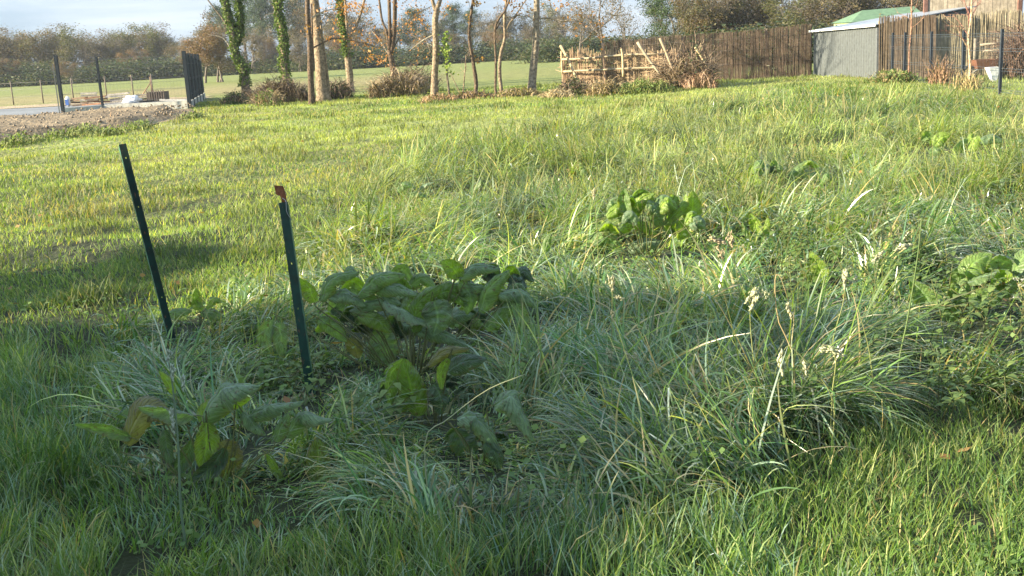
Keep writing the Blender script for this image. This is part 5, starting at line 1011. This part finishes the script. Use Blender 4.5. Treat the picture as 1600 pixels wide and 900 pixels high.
nettle('leafy weeds at the far right below the bright dock', 1560, 520, 5.4, 80, 14, .18)

# ------------------------------------------------------------------ seed-headed grass stems
def seed_stem(label, path, Y, heads, c=(.22, .24, .09), w=.0026, hc=(.44, .42, .27)):
    Y = Y*.9; w = w*1.25; b = at(*path[0], Y); b[2] = 0; o = thing('seed_grass_stem', label, 'grass stem', b, 'tall grass stems with seed heads')
    m = MB(); P = np.array([at(*q_, Y) for q_ in path]); P = spline(np.vstack([b[None], P]), 14); m.tube(P, np.linspace(w, w*.4, 14), 5, c); m.build('stem', M_stalk, o)
    for (hx, hy, lpx, wpx, ang) in heads:
        c0 = at(hx, hy, Y); l = lpx/1700*Y; n = 32; ax = cR*math.sin(ang)-cU*math.cos(ang); V = []; Qd = []; C = []
        for k in range(n):
            t = k/n; p_ = c0+ax*l*t+G(0, 1, 3)*wpx/1700*Y*.28*math.sin(math.pi*min(1, t+.15)); d = ax*1.0+G(0, .35, 3); d /= np.linalg.norm(d); s_ = np.cross(d, G(0, 1, 3)); s_ /= np.linalg.norm(s_); r_ = l*.2; i0 = len(V)
            n__ = np.cross(d, s_); V += [p_-d*r_, p_+s_*r_*.35, p_+n__*r_*.3, p_-s_*r_*.35, p_-n__*r_*.3, p_+d*r_]; C += [np.array(hc)*(.8+.4*rng.random())]*6; Qd += [(i0, i0+1, i0+2), (i0, i0+2, i0+3), (i0, i0+3, i0+4), (i0, i0+4, i0+1), (i0+5, i0+2, i0+1), (i0+5, i0+3, i0+2), (i0+5, i0+4, i0+3), (i0+5, i0+1, i0+4)]
        mkmesh('seed_head', V, None, np.array(Qd), mat=M_leaf_far, colors=np.array(C), parent=o)
    return o
seed_stem('straight stem with straw heads stacked one above the other, centre of the picture', [(958, 700), (956, 560), (957, 430)], 4.9, [(957, 432, 22, 12, 0), (962, 464, 14, 9, 1.4), (957, 486, 12, 9, 0), (950, 546, 18, 12, .3), (978, 552, 26, 12, 1.1)])
seed_stem('drooping one-sided pale seed head, left of the arching straw stem', [(1186, 640), (1172, 500), (1180, 446)], 4.7, [(1182, 452, 34, 14, -.25), (1176, 458, 20, 12, -.6), (1196, 456, 14, 9, .1)], hc=(.5, .5, .33))
seed_stem('arching straw stem with a small seed head at its right', [(1240, 560), (1216, 500), (1211, 440), (1218, 430), (1232, 470)], 4.7, [(1232, 474, 26, 10, .2)], c=(.38, .3, .15))
seed_stem('low stem with two pale hanging heads in the shade', [(1300, 620), (1240, 545), (1222, 550)], 4.4, [(1221, 552, 36, 12, .05), (1256, 566, 22, 8, .2)], hc=(.5, .5, .34))
seed_stem('bent stem with a drooping bushy head above the shaded tuft', [(1300, 620), (1306, 560), (1290, 545), (1315, 545)], 4.5, [(1285, 545, 26, 12, 1.4), (1300, 548, 24, 12, 1.2)], hc=(.45, .46, .3))
seed_stem('thick green upright stem left of the bright dock rosette', [(1404, 570), (1418, 500), (1434, 400), (1440, 340)], 4.9, [], c=(.10, .15, .05), w=.0042)
seed_stem('frosty stem with whitish spikelets before the large dock', [(282, 790), (278, 690), (268, 590), (262, 560)], 3.8, [(262, 548, 20, 9, .1), (268, 572, 24, 9, .1), (286, 588, 24, 8, 0), (268, 640, 30, 7, .1), (272, 668, 12, 7, 0)], c=(.14, .2, .12), w=.0045, hc=(.4, .45, .35))
seed_stem('pale wiry stem crossing diagonally over the dark hollow', [(664, 690), (700, 655), (760, 610), (820, 585)], 3.9, [], c=(.3, .32, .18), w=.0022)
seed_stem('tall pale stem behind the widest dock clump', [(936, 470), (934, 380), (928, 300)], 7.2, [(928, 296, 16, 7, 0)])
seed_stem('straight thin stalk right of the nettle clump', [(1372, 700), (1360, 560), (1340, 480)], 4.6, [])
seed_stem('tall stem with nodding pale heads over the nettles', [(1300, 540), (1318, 470), (1320, 420)], 5.2, [(1320, 422, 30, 9, 0), (1338, 432, 20, 8, -.7), (1400, 390, 26, 9, 1.9), (1380, 395, 22, 9, -.9)], hc=(.45, .45, .3))
seed_stem('straw stem with tan heads left of the nettle clump', [(1160, 500), (1150, 420), (1140, 360)], 6.0, [(1140, 365, 22, 12, .2), (1112, 372, 24, 12, 1.2), (1122, 388, 20, 10, .4)], hc=(.46, .38, .24))

# the stand of faded umbels at the right edge and at the reed fence
def umbel(label, px, py, Y, heads, r):
    b = at(px, py, Y); b[2] = 0; o = thing('faded_umbel_flower', label, 'wild flower', b, None); 
    for (hx, hy) in heads:
        h_ = at(hx, hy, Y); m = MB(); m.tube(spline([b, lerp(b, h_, .6)+[.02, 0, 0], h_-[0, 0, .02]], 7), .003, 4, (.2, .2, .09)); m.build('stem', M_stalk, o)
        n = 40; a = U(n)*6.28; rr = r*np.sqrt(U(n)); leafquads(np.stack([h_[0]+rr*np.cos(a), h_[1]+rr*np.sin(a), h_[2]+.01+.01*U(n)-rr*rr*2], 1), r*.3, np.tile([[.6, .57, .5]], (n, 1))*(.7+.4*U((n, 1))), 'flower_head', M_leaf_far, o, .8, .9)
umbel('off-white faded umbel flowers at the right edge beside the bright dock', 1595, 520, 5.5, [(1592, 440), (1600, 450), (1588, 468), (1606, 436)], .028)
umbel('two pale umbel flowers standing before the reed fence', 1205, 122, 37.5, [(1200, 103), (1209, 107)], .06)

# ------------------------------------------------------------------ morning haze over the fields
me = bpy.data.meshes.new('haze'); x0, x1, y0, y1, z0, z1 = -330, 330, -40, 420, -2.0, 34
me.from_pydata([(x0, y0, z0), (x1, y0, z0), (x1, y1, z0), (x0, y1, z0), (x0, y0, z1), (x1, y0, z1), (x1, y1, z1), (x0, y1, z1)], [], [(0, 3, 2, 1), (4, 5, 6, 7), (0, 1, 5, 4), (1, 2, 6, 5), (2, 3, 7, 6), (3, 0, 4, 7)])
hz_ = bpy.data.objects.new('haze', me); col.objects.link(hz_); hz_['kind'] = 'stuff'; hz_['label'] = 'thin pale morning haze over the fields'; hz_['category'] = 'haze'
hm = bpy.data.materials.new('haze_air'); hm.use_nodes = True; hn = hm.node_tree; hn.nodes.clear(); ho = hn.nodes.new('ShaderNodeOutputMaterial'); hv = hn.nodes.new('ShaderNodeVolumePrincipled')
hv.inputs['Color'].default_value = (.80, .88, 1, 1); hv.inputs['Density'].default_value = .0003; hv.inputs['Anisotropy'].default_value = .2; hn.links.new(hv.outputs[0], ho.inputs['Volume']); me.materials.append(hm)
